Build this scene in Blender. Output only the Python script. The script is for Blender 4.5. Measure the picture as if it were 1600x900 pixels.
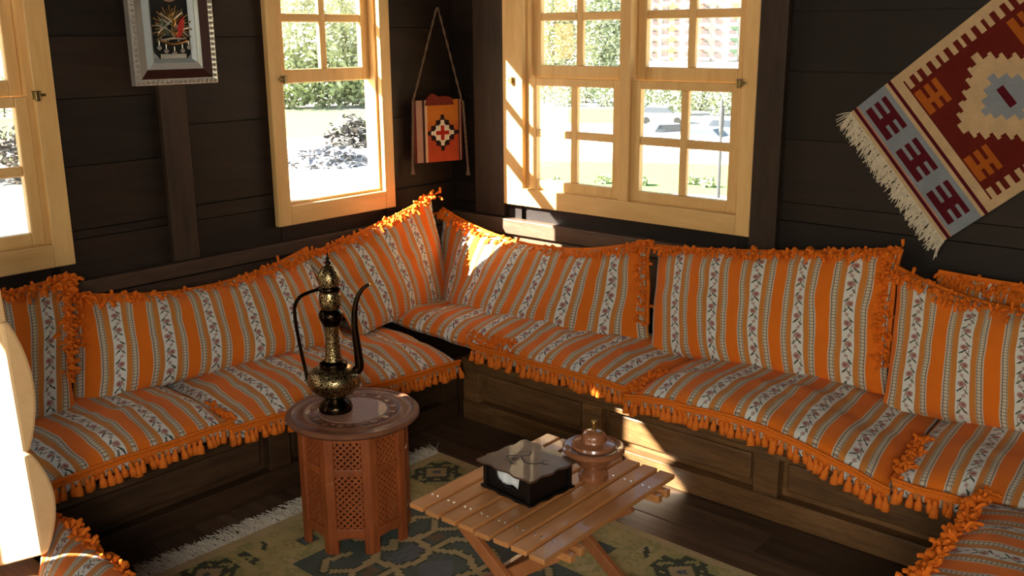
import bpy, bmesh, math, random
from mathutils import Vector, Matrix, Quaternion, noise
random.seed(7)
for o in list(bpy.data.objects): bpy.data.objects.remove(o)
S = bpy.context.scene
COL = S.collection
PI = math.pi

# ------------------------------------------------------------------ camera, sky, sun, exposure
cd = bpy.data.cameras.new('camera'); cam = bpy.data.objects.new('camera', cd); COL.objects.link(cam)
YAW, PITCH, ROLL = -.720042, .252427, -.00790889
d = Vector((math.sin(YAW)*math.cos(PITCH), math.cos(YAW)*math.cos(PITCH), -math.sin(PITCH)))
r = Vector((math.cos(YAW), -math.sin(YAW), 0)); u = r.cross(d)
r2 = r*math.cos(ROLL)+u*math.sin(ROLL); u2 = -r*math.sin(ROLL)+u*math.cos(ROLL)
cam.matrix_world = Matrix(((r2.x, u2.x, -d.x, 0), (r2.y, u2.y, -d.y, 0), (r2.z, u2.z, -d.z, 1.6), (0, 0, 0, 1)))
cd.sensor_width = 36; cd.lens = 36*1535.26/1600; cd.clip_start = .02; cd.clip_end = 1500
S.camera = cam

SUN_DIR = Vector((1, 1.25, -.90)).normalized()
w = bpy.data.worlds.new('sky'); S.world = w; w.use_nodes = True
nt = w.node_tree; nt.nodes.clear()
sky = nt.nodes.new('ShaderNodeTexSky'); sky.sky_type = 'NISHITA'; sky.sun_disc = False
sky.sun_elevation = math.asin(-SUN_DIR.z); sky.sun_rotation = math.atan2(-SUN_DIR.x, -SUN_DIR.y)
sky.air_density = 1.6; sky.dust_density = 1.2
bgn = nt.nodes.new('ShaderNodeBackground'); bgn.inputs['Strength'].default_value = .5
wo = nt.nodes.new('ShaderNodeOutputWorld')
nt.links.new(sky.outputs[0], bgn.inputs[0]); nt.links.new(bgn.outputs[0], wo.inputs[0])

sl = bpy.data.lights.new('sun', 'SUN'); sl.energy = 60; sl.angle = .0093; sl.color = (1, .94, .82)
so = bpy.data.objects.new('sun', sl); COL.objects.link(so); so.location = (-8, -8, 9)
so.rotation_euler = SUN_DIR.to_track_quat('-Z', 'Y').to_euler()

def area(name, loc, target, sx, sy, power, color):
    l = bpy.data.lights.new(name, 'AREA'); l.shape = 'RECTANGLE'; l.size = sx; l.size_y = sy; l.energy = power; l.color = color
    o = bpy.data.objects.new(name, l); COL.objects.link(o); o.location = loc
    o.rotation_euler = (Vector(target)-Vector(loc)).to_track_quat('-Z', 'Y').to_euler(); return o
# soft fill light added behind the camera, in place of an unknown source
area('rear_fill', (.55, -.75, 1.75), (-1.9, 2.3, .45), .7, .7, 50, (1, .90, .76))

S.view_settings.view_transform = 'Standard'; S.view_settings.look = 'None'
S.view_settings.gamma = 1; S.view_settings.exposure = 0; S.view_settings.use_curve_mapping = False

# ------------------------------------------------------------------ node expression helper
class Ex:
    nt = None
    def __init__(s, sock): s.s = sock
    @staticmethod
    def m(op, *a):
        n = Ex.nt.nodes.new('ShaderNodeMath'); n.operation = op
        for i, x in enumerate(a):
            if isinstance(x, Ex): Ex.nt.links.new(x.s, n.inputs[i])
            else: n.inputs[i].default_value = x
        return Ex(n.outputs[0])
    def __add__(s, o): return Ex.m('ADD', s, o)
    __radd__ = __add__
    def __sub__(s, o): return Ex.m('SUBTRACT', s, o)
    def __rsub__(s, o): return Ex.m('SUBTRACT', o, s)
    def __mul__(s, o): return Ex.m('MULTIPLY', s, o)
    __rmul__ = __mul__
    def __truediv__(s, o): return Ex.m('DIVIDE', s, o)
    def lt(s, o): return Ex.m('LESS_THAN', s, o)
    def gt(s, o): return Ex.m('GREATER_THAN', s, o)
    def abs(s): return Ex.m('ABSOLUTE', s)
    def fract(s): return Ex.m('FRACT', s)
    def floor(s): return Ex.m('FLOOR', s)
    def sin(s): return Ex.m('SINE', s)
    def sqrt(s): return Ex.m('SQRT', s)
    def max(s, o): return Ex.m('MAXIMUM', s, o)
    def mod(s, o): return Ex.m('FLOORED_MODULO', s, o)

def mix(f, a, b):
    n = Ex.nt.nodes.new('ShaderNodeMix'); n.data_type = 'RGBA'
    for k, x in ((0, f), (6, a), (7, b)):
        if isinstance(x, Ex): Ex.nt.links.new(x.s, n.inputs[k])
        elif k == 0: n.inputs[0].default_value = x
        else: n.inputs[k].default_value = (*x, 1)
    return Ex(n.outputs[2])
def new_mat(name):
    m = bpy.data.materials.new(name); m.use_nodes = True; t = m.node_tree; Ex.nt = t
    return m, t, t.nodes['Principled BSDF']
def setc(t, b, c, rough=.6, metal=0, spec=.5):
    if isinstance(c, Ex): t.links.new(c.s, b.inputs['Base Color'])
    else: b.inputs['Base Color'].default_value = (*c, 1)
    if isinstance(rough, Ex): t.links.new(rough.s, b.inputs['Roughness'])
    else: b.inputs['Roughness'].default_value = rough
    b.inputs['Metallic'].default_value = metal; b.inputs['Specular IOR Level'].default_value = spec
def coords(t, kind='Object'): return t.nodes.new('ShaderNodeTexCoord').outputs[kind]
def mapped(t, vec, sc):
    n = t.nodes.new('ShaderNodeMapping'); n.inputs['Scale'].default_value = sc; t.links.new(vec, n.inputs['Vector']); return n.outputs[0]
def noise_tex(t, vec, scale, detail=4, rough=.55):
    n = t.nodes.new('ShaderNodeTexNoise'); n.inputs['Scale'].default_value = scale; n.inputs['Detail'].default_value = detail
    n.inputs['Roughness'].default_value = rough
    if vec is not None: t.links.new(vec, n.inputs['Vector'])
    return Ex(n.outputs['Fac'])
def ramp(t, f, stops):
    n = t.nodes.new('ShaderNodeValToRGB'); t.links.new(f.s, n.inputs[0])
    e = n.color_ramp.elements
    while len(e) < len(stops): e.new(.5)
    for q, (p, c) in zip(e, stops): q.position = p; q.color = (*c, 1)
    return Ex(n.outputs[0])
def bump(t, b, h, strength=.3, dist=.005):
    n = t.nodes.new('ShaderNodeBump'); n.inputs['Strength'].default_value = strength; n.inputs['Distance'].default_value = dist
    t.links.new(h.s, n.inputs['Height']); t.links.new(n.outputs[0], b.inputs['Normal'])
def obj_rand(t): return Ex(t.nodes.new('ShaderNodeObjectInfo').outputs['Random'])

def plain(name, c, rough=.6, metal=0, spec=.5, var=.12, scale=30):
    m, t, b = new_mat(name)
    n = noise_tex(t, coords(t), scale, 3)
    lo = tuple(x*(1-var) for x in c); hi = tuple(min(1, x*(1+var)) for x in c)
    setc(t, b, mix(n, lo, hi), rough, metal, spec); return m
def wood(name, c1, c2, grain=(1, 1, 1), scale=9, rough=.5, spec=.4, randomness=.5, bstr=.25, coat=0):
    m, t, b = new_mat(name)
    v = mapped(t, coords(t), grain)
    n1 = noise_tex(t, v, scale, 6, .65); n2 = noise_tex(t, v, scale*5, 3, .6)
    f = n1*.7+n2*.3
    rv = obj_rand(t)*randomness+(1-randomness*.5)
    col = ramp(t, f, [(.3, c1), (.7, c2)])
    mm = t.nodes.new('ShaderNodeMix'); mm.data_type = 'RGBA'; mm.blend_type = 'MULTIPLY'; mm.inputs[0].default_value = 1
    t.links.new(col.s, mm.inputs[6])
    cmb = t.nodes.new('ShaderNodeCombineColor')
    for i in range(3): t.links.new(rv.s, cmb.inputs[i])
    t.links.new(cmb.outputs[0], mm.inputs[7])
    setc(t, b, Ex(mm.outputs[2]), n2*.25+(rough-.12), 0, spec)
    b.inputs['Coat Weight'].default_value = coat
    bump(t, b, f, bstr, .004); return m

M = {}
DK1, DK2 = (.008, .0042, .0025), (.026, .0135, .0075)
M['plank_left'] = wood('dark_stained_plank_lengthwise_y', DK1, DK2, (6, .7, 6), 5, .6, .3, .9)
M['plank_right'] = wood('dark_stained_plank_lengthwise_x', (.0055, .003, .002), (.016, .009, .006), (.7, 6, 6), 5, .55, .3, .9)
M['post'] = wood('dark_post', (.018, .0105, .0065), (.055, .031, .019), (6, 6, .8), 5, .6, .3, .4)
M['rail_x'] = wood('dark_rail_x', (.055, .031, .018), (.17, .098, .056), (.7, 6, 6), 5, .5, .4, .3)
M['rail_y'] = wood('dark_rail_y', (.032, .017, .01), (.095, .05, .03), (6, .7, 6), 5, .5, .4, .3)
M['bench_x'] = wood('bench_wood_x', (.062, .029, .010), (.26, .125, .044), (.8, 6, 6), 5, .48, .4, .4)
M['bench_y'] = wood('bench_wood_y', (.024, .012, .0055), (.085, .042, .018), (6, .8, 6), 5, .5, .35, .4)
M['floor'] = wood('floor_board_wood', (.028, .016, .0095), (.15, .085, .048), (.6, 7, 6), 4, .42, .45, .8)
M['pine'] = wood('pale_pine', (.62, .36, .125), (.80, .52, .22), (5, 5, .7), 3, .5, .4, .12, .12)
M['pine_h'] = wood('pale_pine_horizontal', (.62, .36, .125), (.80, .52, .22), (.8, .8, 6), 3, .5, .4, .12, .12)
M['slat'] = wood('orange_varnished_slat', (.48, .185, .052), (.66, .29, .10), (6, .7, 6), 4, .38, .5, .25, .1, .25)
M['slat_leg'] = wood('red_brown_table_leg', (.30, .095, .028), (.42, .15, .05), (5, 5, 1), 4, .42, .5, .2, .1, .2)
M['sheesham'] = wood('carved_red_wood', (.20, .043, .010), (.42, .105, .024), (4, 4, 1), 7, .42, .5, .2, .5, .15)
M['table_top'] = wood('carved_table_top', (.13, .045, .02), (.27, .105, .05), (1, 1, 1), 26, .58, .35, .05, .5, .05)
M['inlay'] = wood('pale_carved_inlay', (.22, .10, .06), (.38, .20, .135), (1, 1, 1), 70, .55, .35, .05, .5, .05)
M['wenge'] = wood('near_black_wood', (.003, .002, .0016), (.008, .005, .004), (3, 3, 3), 6, .45, .3, .2, .1)
M['box_lid'] = wood('brown_box_lid', (.06, .03, .018), (.12, .062, .036), (1, 5, 1), 6, .5, .45, .1, .1, .1)
M['bowl'] = wood('glossy_turned_wood', (.22, .072, .028), (.40, .155, .066), (1, 1, 4), 6, .22, .6, .1, .05, .6)
M['tan_wood'] = wood('pale_tan_wood', (.62, .38, .17), (.72, .47, .24), (.6, 4, 4), 4, .55, .4, .1, .1)
M['black'] = plain('cutout_dark', (.004, .0035, .003), .6)
M['brass'] = plain('brass', (.62, .42, .14), .28, 1)
M['steel'] = plain('screw_steel', (.75, .72, .68), .22, 1)
M['latch'] = plain('old_brass_latch', (.30, .22, .10), .4, 1)
M['tissue'] = plain('white_tissue', (.80, .84, .82), .9, 0, .1, .05)
M['silver'] = plain('silver_leaf', (.62, .60, .56), .36, .7, .5, .3, 120)
M['silver_blue'] = plain('brushed_silver', (.40, .44, .46), .3, .35)
M['maroon'] = plain('maroon_moulding', (.045, .013, .008), .3, 0, .6)
M['mat_black'] = plain('black_velvet', (.006, .006, .005), .9)
M['gold'] = plain('gilded_metal', (.70, .50, .22), .3, 1, .5, .3, 200)
M['red_enamel'] = plain('red_enamel', (.42, .02, .012), .4)
M['green_enamel'] = plain('dull_green_enamel', (.06, .075, .045), .4)
M['trim'] = plain('orange_braid', (.70, .155, .012), .8, 0, .15, .35, 160)
M['tassel'] = plain('orange_tassel_yarn', (.74, .175, .018), .8, 0, .15, .3, 220)
M['fringe_wool'] = plain('cream_wool', (.62, .55, .43), .95, 0, .1, .3, 90)
M['cord'] = plain('brown_grey_cord', (.17, .11, .075), .9, 0, .1, .5, 150)
M['wine_cloth'] = plain('wine_red_cloth', (.13, .022, .013), .9, 0, .1, .3, 60)

# striped fabric -------------------------------------------------
def fabric():
    m, t, b = new_mat('striped_floral_fabric')
    sep = t.nodes.new('ShaderNodeSeparateXYZ'); t.links.new(coords(t, 'UV'), sep.inputs[0])
    ux, vx = Ex(sep.outputs[0]), Ex(sep.outputs[1])
    P = .172
    nz = noise_tex(t, coords(t, 'UV'), 150, 2)
    cell = (ux/P).fract()-.5
    tt = cell.abs()*2
    x = cell*P                                            # metres from the middle of the floral band
    # ladder band
    rung = ((vx/.011).fract()).lt(.24)
    ladder = mix(rung, (.60, .52, .38), (.24, .16, .10))
    ladder = mix(((tt-.655).abs()).lt(.016), ladder, (.16, .10, .085))
    ladder = mix(((tt-.50).abs()).lt(.012), ladder, (.20, .13, .09))
    # mustard band with gold specks
    wn = t.nodes.new('ShaderNodeTexVoronoi'); wn.inputs['Scale'].default_value = 330; t.links.new(coords(t, 'UV'), wn.inputs['Vector'])
    spk = Ex(wn.outputs['Distance']).lt(.17)*(((tt-.43).abs()).lt(.035))
    must = mix(spk, (.58, .205, .038), (.95, .62, .12))
    # floral band
    q = vx/.068
    sg = 1-2*((q.floor()).mod(2))
    qy = (q.fract()-.5)*.068
    jx, jy = (nz-.5)*.008, (noise_tex(t, mapped(t, coords(t, 'UV'), (1, 1.3, 1)), 130, 2)-.5)*.008
    def ell(cx, cy, rx, ry, sl=0):
        ax = x-sg*cx+jx; ay = qy-cy+jy
        ax = ax-ay*sl*sg
        return ((ax/rx)*(ax/rx)+(ay/ry)*(ay/ry)).lt(1)
    flor = mix(nz, (.62, .60, .53), (.76, .73, .66))
    vine = ((x-sg*((q.fract()*PI).sin())*.0125+jx*.6).abs()).lt(.0012)
    flor = mix(vine*.8, flor, (.14, .14, .10))
    flor = mix(ell(-.002, -.012, .0125, .0105), flor, (.42, .24, .20))
    flor = mix(ell(-.004, -.012, .0055, .005), flor, (.30, .10, .09))
    flor = mix(ell(.009, -.024, .0042, .0085, .9), flor, (.10, .10, .075))
    flor = mix(ell(-.006, .006, .0042, .0095, -1.1), flor, (.055, .06, .042))
    flor = mix(ell(.010, .012, .004, .008, .8), flor, (.16, .15, .11))
    flor = mix(ell(.004, .027, .0065, .0055), flor, (.45, .29, .26))
    c = flor
    c = mix(tt.gt(.246), c, (.42, .17, .045))
    c = mix(tt.gt(.258), c, must)
    c = mix(tt.gt(.468), c, ladder)
    c = mix(tt.gt(.69), c, (.62, .46, .32))
    big = noise_tex(t, coords(t, 'UV'), 9, 3)
    orange = mix(big, (.70, .135, .004), (.80, .185, .008))
    c = mix(tt.gt(.73), c, orange)
    setc(t, b, c, .78, 0, .2)
    b.inputs['Sheen Weight'].default_value = .08
    weave = noise_tex(t, mapped(t, coords(t, 'UV'), (1, 3, 1)), 420, 2)
    crease = noise_tex(t, coords(t, 'UV'), 14, 4)
    bump(t, b, weave*.25+crease, .55, .012)
    return m
M['fabric'] = fabric()

def woven(name, dist=.002):
    m, t, b = new_mat(name)
    a = t.nodes.new('ShaderNodeVertexColor'); a.layer_name = 'weave'
    n = noise_tex(t, coords(t), 260, 2); n2 = noise_tex(t, coords(t), 14, 3)
    f = n*.45+n2*.45+.55
    mm = t.nodes.new('ShaderNodeVectorMath'); mm.operation = 'SCALE'
    t.links.new(a.outputs[0], mm.inputs[0]); t.links.new(f.s, mm.inputs['Scale'])
    setc(t, b, Ex(mm.outputs[0]), .95, 0, .08); bump(t, b, n, .5, dist); return m
M['woven'] = woven('flat_woven_wool')

def engraved():
    m, t, b = new_mat('engraved_black_and_gold_brass')
    v = t.nodes.new('ShaderNodeTexVoronoi'); v.feature = 'DISTANCE_TO_EDGE'; v.inputs['Scale'].default_value = 150
    t.links.new(coords(t), v.inputs['Vector'])
    n = noise_tex(t, coords(t), 210, 3)
    f = (Ex(v.outputs['Distance'])+(n-.5)*.25).gt(.10)
    setc(t, b, mix(f, (.02, .013, .008), (.62, .46, .22)), f*.05+.26, 1)
    bump(t, b, f, .4, .002); return m
M['engraved'] = engraved()
M['dark_brass'] = plain('blackened_brass', (.035, .022, .013), .2, 1, .5, .5, 60)

def glass():
    m, t, b = new_mat('window_glass')
    t.nodes.remove(b)
    tr = t.nodes.new('ShaderNodeBsdfTransparent'); tr.inputs[0].default_value = (.95, .97, .96, 1)
    gl = t.nodes.new('ShaderNodeBsdfGlossy'); gl.inputs['Roughness'].default_value = .02
    mx = t.nodes.new('ShaderNodeMixShader')
    mx.inputs[0].default_value = .05; t.links.new(tr.outputs[0], mx.inputs[1]); t.links.new(gl.outputs[0], mx.inputs[2])
    t.links.new(mx.outputs[0], t.nodes['Material Output'].inputs[0]); return m
M['glass'] = glass()

# ------------------------------------------------------------------ mesh helpers
class MB:
    def __init__(s): s.v = []; s.f = []; s.uv = None; s.mi = []; s.col = None
    def add(s, vs, fs, mi=0):
        k = len(s.v); s.v += [tuple(p) for p in vs]; s.f += [tuple(i+k for i in f) for f in fs]; s.mi += [mi]*len(fs)
    def obox(s, c, ax, ay, az, mi=0):
        c, ax, ay, az = Vector(c), Vector(ax), Vector(ay), Vector(az)
        vs = [c+ax*i+ay*j+az*k for k in (-1, 1) for j in (-1, 1) for i in (-1, 1)]
        fs = [(0, 2, 3, 1), (4, 5, 7, 6), (0, 1, 5, 4), (2, 6, 7, 3), (0, 4, 6, 2), (1, 3, 7, 5)]
        if ax.cross(ay).dot(az) < 0: fs = [f[::-1] for f in fs]
        s.add(vs, fs, mi)
    def box(s, x0, x1, y0, y1, z0, z1, mi=0):
        s.obox(((x0+x1)/2, (y0+y1)/2, (z0+z1)/2), (abs(x1-x0)/2, 0, 0), (0, abs(y1-y0)/2, 0), (0, 0, abs(z1-z0)/2), mi)
    def bar(s, a, b, wd, th, up=(0, 0, 1), mi=0):
        a, b, up = Vector(a), Vector(b), Vector(up); dd = (b-a); L = dd.length; dd.normalize()
        sx = dd.cross(up).normalized(); sz = sx.cross(dd).normalized()
        s.obox((a+b)/2, dd*L/2, sx*wd/2, sz*th/2, mi)
    def tube(s, pts, rad, seg=8, cap=True, mi=0, flat=1):
        pts = [Vector(p) for p in pts]; n = len(pts)
        if not isinstance(rad, (list, tuple)): rad = [rad]*n
        vs = []; up = None
        for i in range(n):
            tg = (pts[min(i+1, n-1)]-pts[max(i-1, 0)]).normalized()
            if up is None:
                up = Vector((0, 0, 1)) if abs(tg.z) < .9 else Vector((1, 0, 0))
            sx = tg.cross(up).normalized(); up = sx.cross(tg).normalized()
            for k in range(seg):
                a = 2*PI*k/seg; vs.append(pts[i]+sx*math.cos(a)*rad[i]+up*math.sin(a)*rad[i]*flat)
        fs = [(i*seg+k, i*seg+(k+1) % seg, (i+1)*seg+(k+1) % seg, (i+1)*seg+k) for i in range(n-1) for k in range(seg)]
        if cap: fs += [tuple(range(seg))[::-1], tuple((n-1)*seg+k for k in range(seg))]
        s.add(vs, fs, mi)
    def lathe(s, prof, c=(0, 0, 0), seg=32, mi=0, squash=None):
        vs = []; n = len(prof)
        for rr, z in prof:
            for k in range(seg):
                a = 2*PI*k/seg; vs.append((c[0]+rr*math.cos(a), c[1]+rr*math.sin(a), c[2]+z))
        fs = [(i*seg+k, i*seg+(k+1) % seg, (i+1)*seg+(k+1) % seg, (i+1)*seg+k) for i in range(n-1) for k in range(seg)]
        if prof[0][0] > 1e-6: fs.append(tuple(range(seg))[::-1])
        if prof[-1][0] > 1e-6: fs.append(tuple((n-1)*seg+k for k in range(seg)))
        s.add(vs, fs, mi)
    def prism(s, poly, f, t0, t1, mi=0):
        """poly of 2-D points extruded from t0 to t1; f(a, b, t) gives the 3-D point"""
        n = len(poly); vs = [f(a, b, t0) for a, b in poly]+[f(a, b, t1) for a, b in poly]
        fs = [tuple(range(n))[::-1], tuple(range(n, 2*n))]+[(i, (i+1) % n, n+(i+1) % n, n+i) for i in range(n)]
        s.add(vs, fs, mi)
    def build(s, name, mat, parent=None, smooth=False, label=None, bevel=0, kind=None, off=None):
        me = bpy.data.meshes.new(name)
        o0 = Vector(off) if off is not None else (root_loc(parent) if parent else Vector((0, 0, 0)))
        me.from_pydata([(p[0]-o0.x, p[1]-o0.y, p[2]-o0.z) for p in s.v], [], s.f)
        mats = mat if isinstance(mat, (list, tuple)) else [mat]
        for mm in mats: me.materials.append(M[mm] if isinstance(mm, str) else mm)
        me.polygons.foreach_set('material_index', s.mi)
        if smooth: me.polygons.foreach_set('use_smooth', [True]*len(me.polygons))
        if s.uv:
            l = me.uv_layers.new(name='UVMap'); buf = []
            for f in s.f:
                for i in f: buf += s.uv[i]
            l.data.foreach_set('uv', buf)
        if s.col:
            l = me.color_attributes.new('weave', 'FLOAT_COLOR', 'CORNER'); buf = []
            for f, c in zip(s.f, s.col): buf += [c[0], c[1], c[2], 1]*len(f)
            l.data.foreach_set('color', buf)
        bm = bmesh.new(); bm.from_mesh(me); bmesh.ops.recalc_face_normals(bm, faces=bm.faces); bm.to_mesh(me); bm.free()
        o = bpy.data.objects.new(name, me); COL.objects.link(o)
        if parent: o.parent = parent
        if off is not None and not parent: o.location = o0
        elif off is not None: o.location = o0-root_loc(parent)
        if label: o['label'] = label
        if kind: o['kind'] = kind
        if bevel:
            b = o.modifiers.new('bevel', 'BEVEL'); b.width = bevel; b.segments = 2; b.limit_method = 'ANGLE'
        elif smooth:
            try: me.set_sharp_from_angle(angle=math.radians(40))
            except Exception: pass
        return o
def root_loc(p):
    l = Vector(p.location)
    while p.parent: p = p.parent; l += Vector(p.location)
    return l
def thing(name, label, cat, loc, group=None):
    o = bpy.data.objects.new(name, None); COL.objects.link(o); o.location = loc; o.empty_display_size = .05
    o['label'] = label; o['category'] = cat
    if group: o['group'] = group
    return o
def tag(o, label, cat, group=None):
    o['label'] = label; o['category'] = cat
    if group: o['group'] = group
    return o
def inst(name, me, parent, loc, rot=(0, 0, 0), sc=1):
    o = bpy.data.objects.new(name, me); COL.objects.link(o); o.parent = parent
    o.location = Vector(loc)-root_loc(parent); o.rotation_euler = rot
    o.scale = (sc, sc, sc) if not isinstance(sc, (tuple, list)) else sc
    return o

# ------------------------------------------------------------------ room shell
X0, Y0, H = -3.45, 3.495, 2.45
XE, YS = 1.0, -1.7
TH = .07                                     # wall thickness behind the planks
L_OPEN = [(-.82, -.43, -.02, 2.06), (.50, 1.475, .90, 1.93), (2.483, 3.02, .90, 1.93)]
R_OPEN = [(-2.97, -1.86, .90, 1.93)]
def tiles(u0, u1, z0, z1, holes):
    us = sorted({u0, u1, *[h[0] for h in holes], *[h[1] for h in holes]}); zs = sorted({z0, z1, *[h[2] for h in holes], *[h[3] for h in holes]})
    us = [q for q in us if u0 <= q <= u1]; zs = [q for q in zs if z0 <= q <= z1]
    out = []
    for a, b in zip(us, us[1:]):
        for c, e in zip(zs, zs[1:]):
            if not any(h[0] <= (a+b)/2 <= h[1] and h[2] <= (c+e)/2 <= h[3] for h in holes): out.append((a, b, c, e))
    return out
def struct(o): o['kind'] = 'structure'; return o
b = MB()
for a, c, z0, z1 in tiles(YS, Y0+TH, 0, H, L_OPEN): b.box(X0-TH, X0-.018, a, c, z0, z1)
wall_left = struct(b.build('wall_left', 'plank_left'))
b = MB()
for a, c, z0, z1 in tiles(X0-.018, XE, 0, H, R_OPEN): b.box(a, c, Y0+.018, Y0+TH, z0, z1)
wall_right = struct(b.build('wall_right', 'plank_right'))
b = MB()
for a, c, z0, z1 in tiles(YS, Y0+TH, 0, H, [(-1.1, .6, .9, 1.95)]): b.box(XE, XE+.08, a, c, z0, z1)
struct(b.build('wall_back', 'plank_left'))
b = MB()
for a, c, z0, z1 in tiles(X0-TH, XE+.08, 0, H, [(-2.8, -1.7, .9, 1.95), (-.6, .4, 0, 2.05)]): b.box(a, c, YS-.08, YS, z0, z1)
struct(b.build('wall_front', 'plank_right'))
b = MB(); b.box(X0-TH, XE+.08, YS-.08, Y0+TH, H, H+.06); struct(b.build('ceiling', 'plank_right'))
b = MB(); b.box(X0-TH, XE+.08, YS-.08, Y0+TH, -.12, -.022); floor = struct(b.build('floor', 'floor'))
# floorboards, each one its own piece
y = YS; row = 0
while y < Y0:
    wd = .145+.02*random.random(); y1 = min(y+wd, Y0)
    x = X0+.01; cuts = []
    while x < XE:
        ln = 1.1+random.random()*1.3; x1 = min(x+ln, XE)
        if x1 > X0 and x1-x > .1 and y1 > .2:
            bb = MB(); bb.box(x+.0012, x1-.0012, y+.0022, y1-.0022, -.022, random.uniform(-.0025, 0))
            bb.build('floorboard', 'floor', floor, off=((x+x1)/2, (y+y1)/2, 0))
        x = x1
    y = y1; row += 1

def plank_bay(parent, axis, u0, u1, zs, holes, mat):
    for z0, z1 in zip(zs, zs[1:]):
        for a, c, e, f in tiles(u0, u1, z0, z1, holes):
            if c-a < .03 or f-e < .02: continue
            bb = MB(); p = random.uniform(0, .006); g = .0022
            if axis == 'L':
                bb.box(X0-.018, X0-.006+p, a+.0008, c-.0008, e+g, f-g); cc = (X0, (a+c)/2, (e+f)/2)
            else:
                bb.box(a+.0008, c-.0008, Y0+.006-p, Y0+.018, e+g, f-g); cc = ((a+c)/2, Y0, (e+f)/2)
            bb.build('plank', mat, parent, off=cc)
for u0, u1, zs in ((-1.7, .45, (0, .3, .62, .9, 1.2, 1.55, 1.95, H)), (.45, 1.50, (.0, .3, .6, .9, 1.93, 2.2, H)),
                   (1.50, 1.985, (0, .3, .62, .932, 1.16, 1.395, 1.607, 1.93, H)), (1.985, 2.45, (0, .3, .66, .96, 1.274, 1.60, 1.93, H)),
                   (2.45, 3.05, (0, .3, .6, .9, 1.93, 2.2, H)), (3.05, Y0, (0, .3, .6, .894, 1.23, 1.635, 1.93, H))):
    plank_bay(wall_left, 'L', u0, u1, zs, L_OPEN, 'plank_left')
for u0, u1, zs in ((X0, -3.0, (0, .3, .62, .80, 1.06, 1.33, 1.62, 1.95, H)), (-3.0, -1.83, (0, .3, .62, .9, 1.93, 2.2, H)),
                   (-1.83, .95, (0, .3, .62, .971, 1.211, 1.46, 1.672, 1.95, H))):
    plank_bay(wall_right, 'R', u0, u1, zs, R_OPEN, 'plank_right')

def trim(n, x0, x1, y0, y1, z0, z1, mat, bev=.004):
    bb = MB(); bb.box(x0, x1, y0, y1, z0, z1); return struct(bb.build('trim_%d' % n, mat, bevel=bev))
trim(1, X0, X0+.026, 1.93, 2.04, .757, H, 'post')                         # post behind the framed emblem
trim(2, -3.28, -3.092, Y0-.024, Y0, .757, H, 'post')                        # posts either side of the double window
trim(3, -1.80, -1.687, Y0-.03, Y0, .757, H, 'post')
trim(4, X0, X0+.045, -.4, Y0-.047, .70, .756, 'rail_y')                     # rails under the windows
trim(5, X0, XE, Y0-.047, Y0, .68, .752, 'rail_x')
trim(6, X0+.0, X0+.022, .7, Y0-.03, .45, .69, 'rail_y')
trim(7, X0+.03, -.2, Y0-.022, Y0, .45, .67, 'rail_x')

# ------------------------------------------------------------------ windows (mesh authored along u, z, depth; depth>0 goes into the room)
class Fr:
    def __init__(s, axis): s.a = axis
    def p(s, uu, z, dd):
        return (X0+dd, uu, z) if s.a == 'L' else (uu, Y0-dd, z)
    def box(s, b, u0, u1, z0, z1, d0, d1, mi=0):
        p, q = s.p(u0, z0, d0), s.p(u1, z1, d1)
        b.box(min(p[0], q[0]), max(p[0], q[0]), min(p[1], q[1]), max(p[1], q[1]), min(p[2], q[2]), max(p[2], q[2]), mi)
def sash(fr, root, name, u0, u1, z0, z1, rails, stile, d0, d1, cols=2):
    """rails = bottom, top rail heights; two rows of panes"""
    b = MB(); rb, rt = rails
    fr.box(b, u0, u0+stile, z0, z1, d0, d1); fr.box(b, u1-stile, u1, z0, z1, d0, d1)
    fr.box(b, u0+stile, u1-stile, z0, z0+rb, d0, d1); fr.box(b, u0+stile, u1-stile, z1-rt, z1, d0, d1)
    s = b.build(name, 'pine', root, bevel=.004)
    a0, a1, c0, c1 = u0+stile, u1-stile, z0+rb, z1-rt
    zm, h = (c0+c1)/2, .0175
    dm = (d0+d1)/2
    ums = [a0+(a1-a0)*k/cols for k in range(1, cols)]
    ed = [a0]+[q for um in ums for q in (um-h, um+h)]+[a1]; spans = list(zip(ed[::2], ed[1::2]))
    for um in ums:
        b = MB(); fr.box(b, um-h, um+h, c0, c1, d0+.004, d1-.004); b.build('muntin', 'pine', s, bevel=.005)
    for p, q in spans:
        b = MB(); fr.box(b, p, q, zm-h, zm+h, d0+.004, d1-.004); b.build('muntin', 'pine_h', s, bevel=.005)
    for p, q in spans:
        for e, f in ((c0, zm-h), (zm+h, c1)):
            b = MB(); fr.box(b, p-.003, q+.003, e-.003, f+.003, dm-.0015, dm+.0015); b.build('pane', 'glass', s)
    return s
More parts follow.
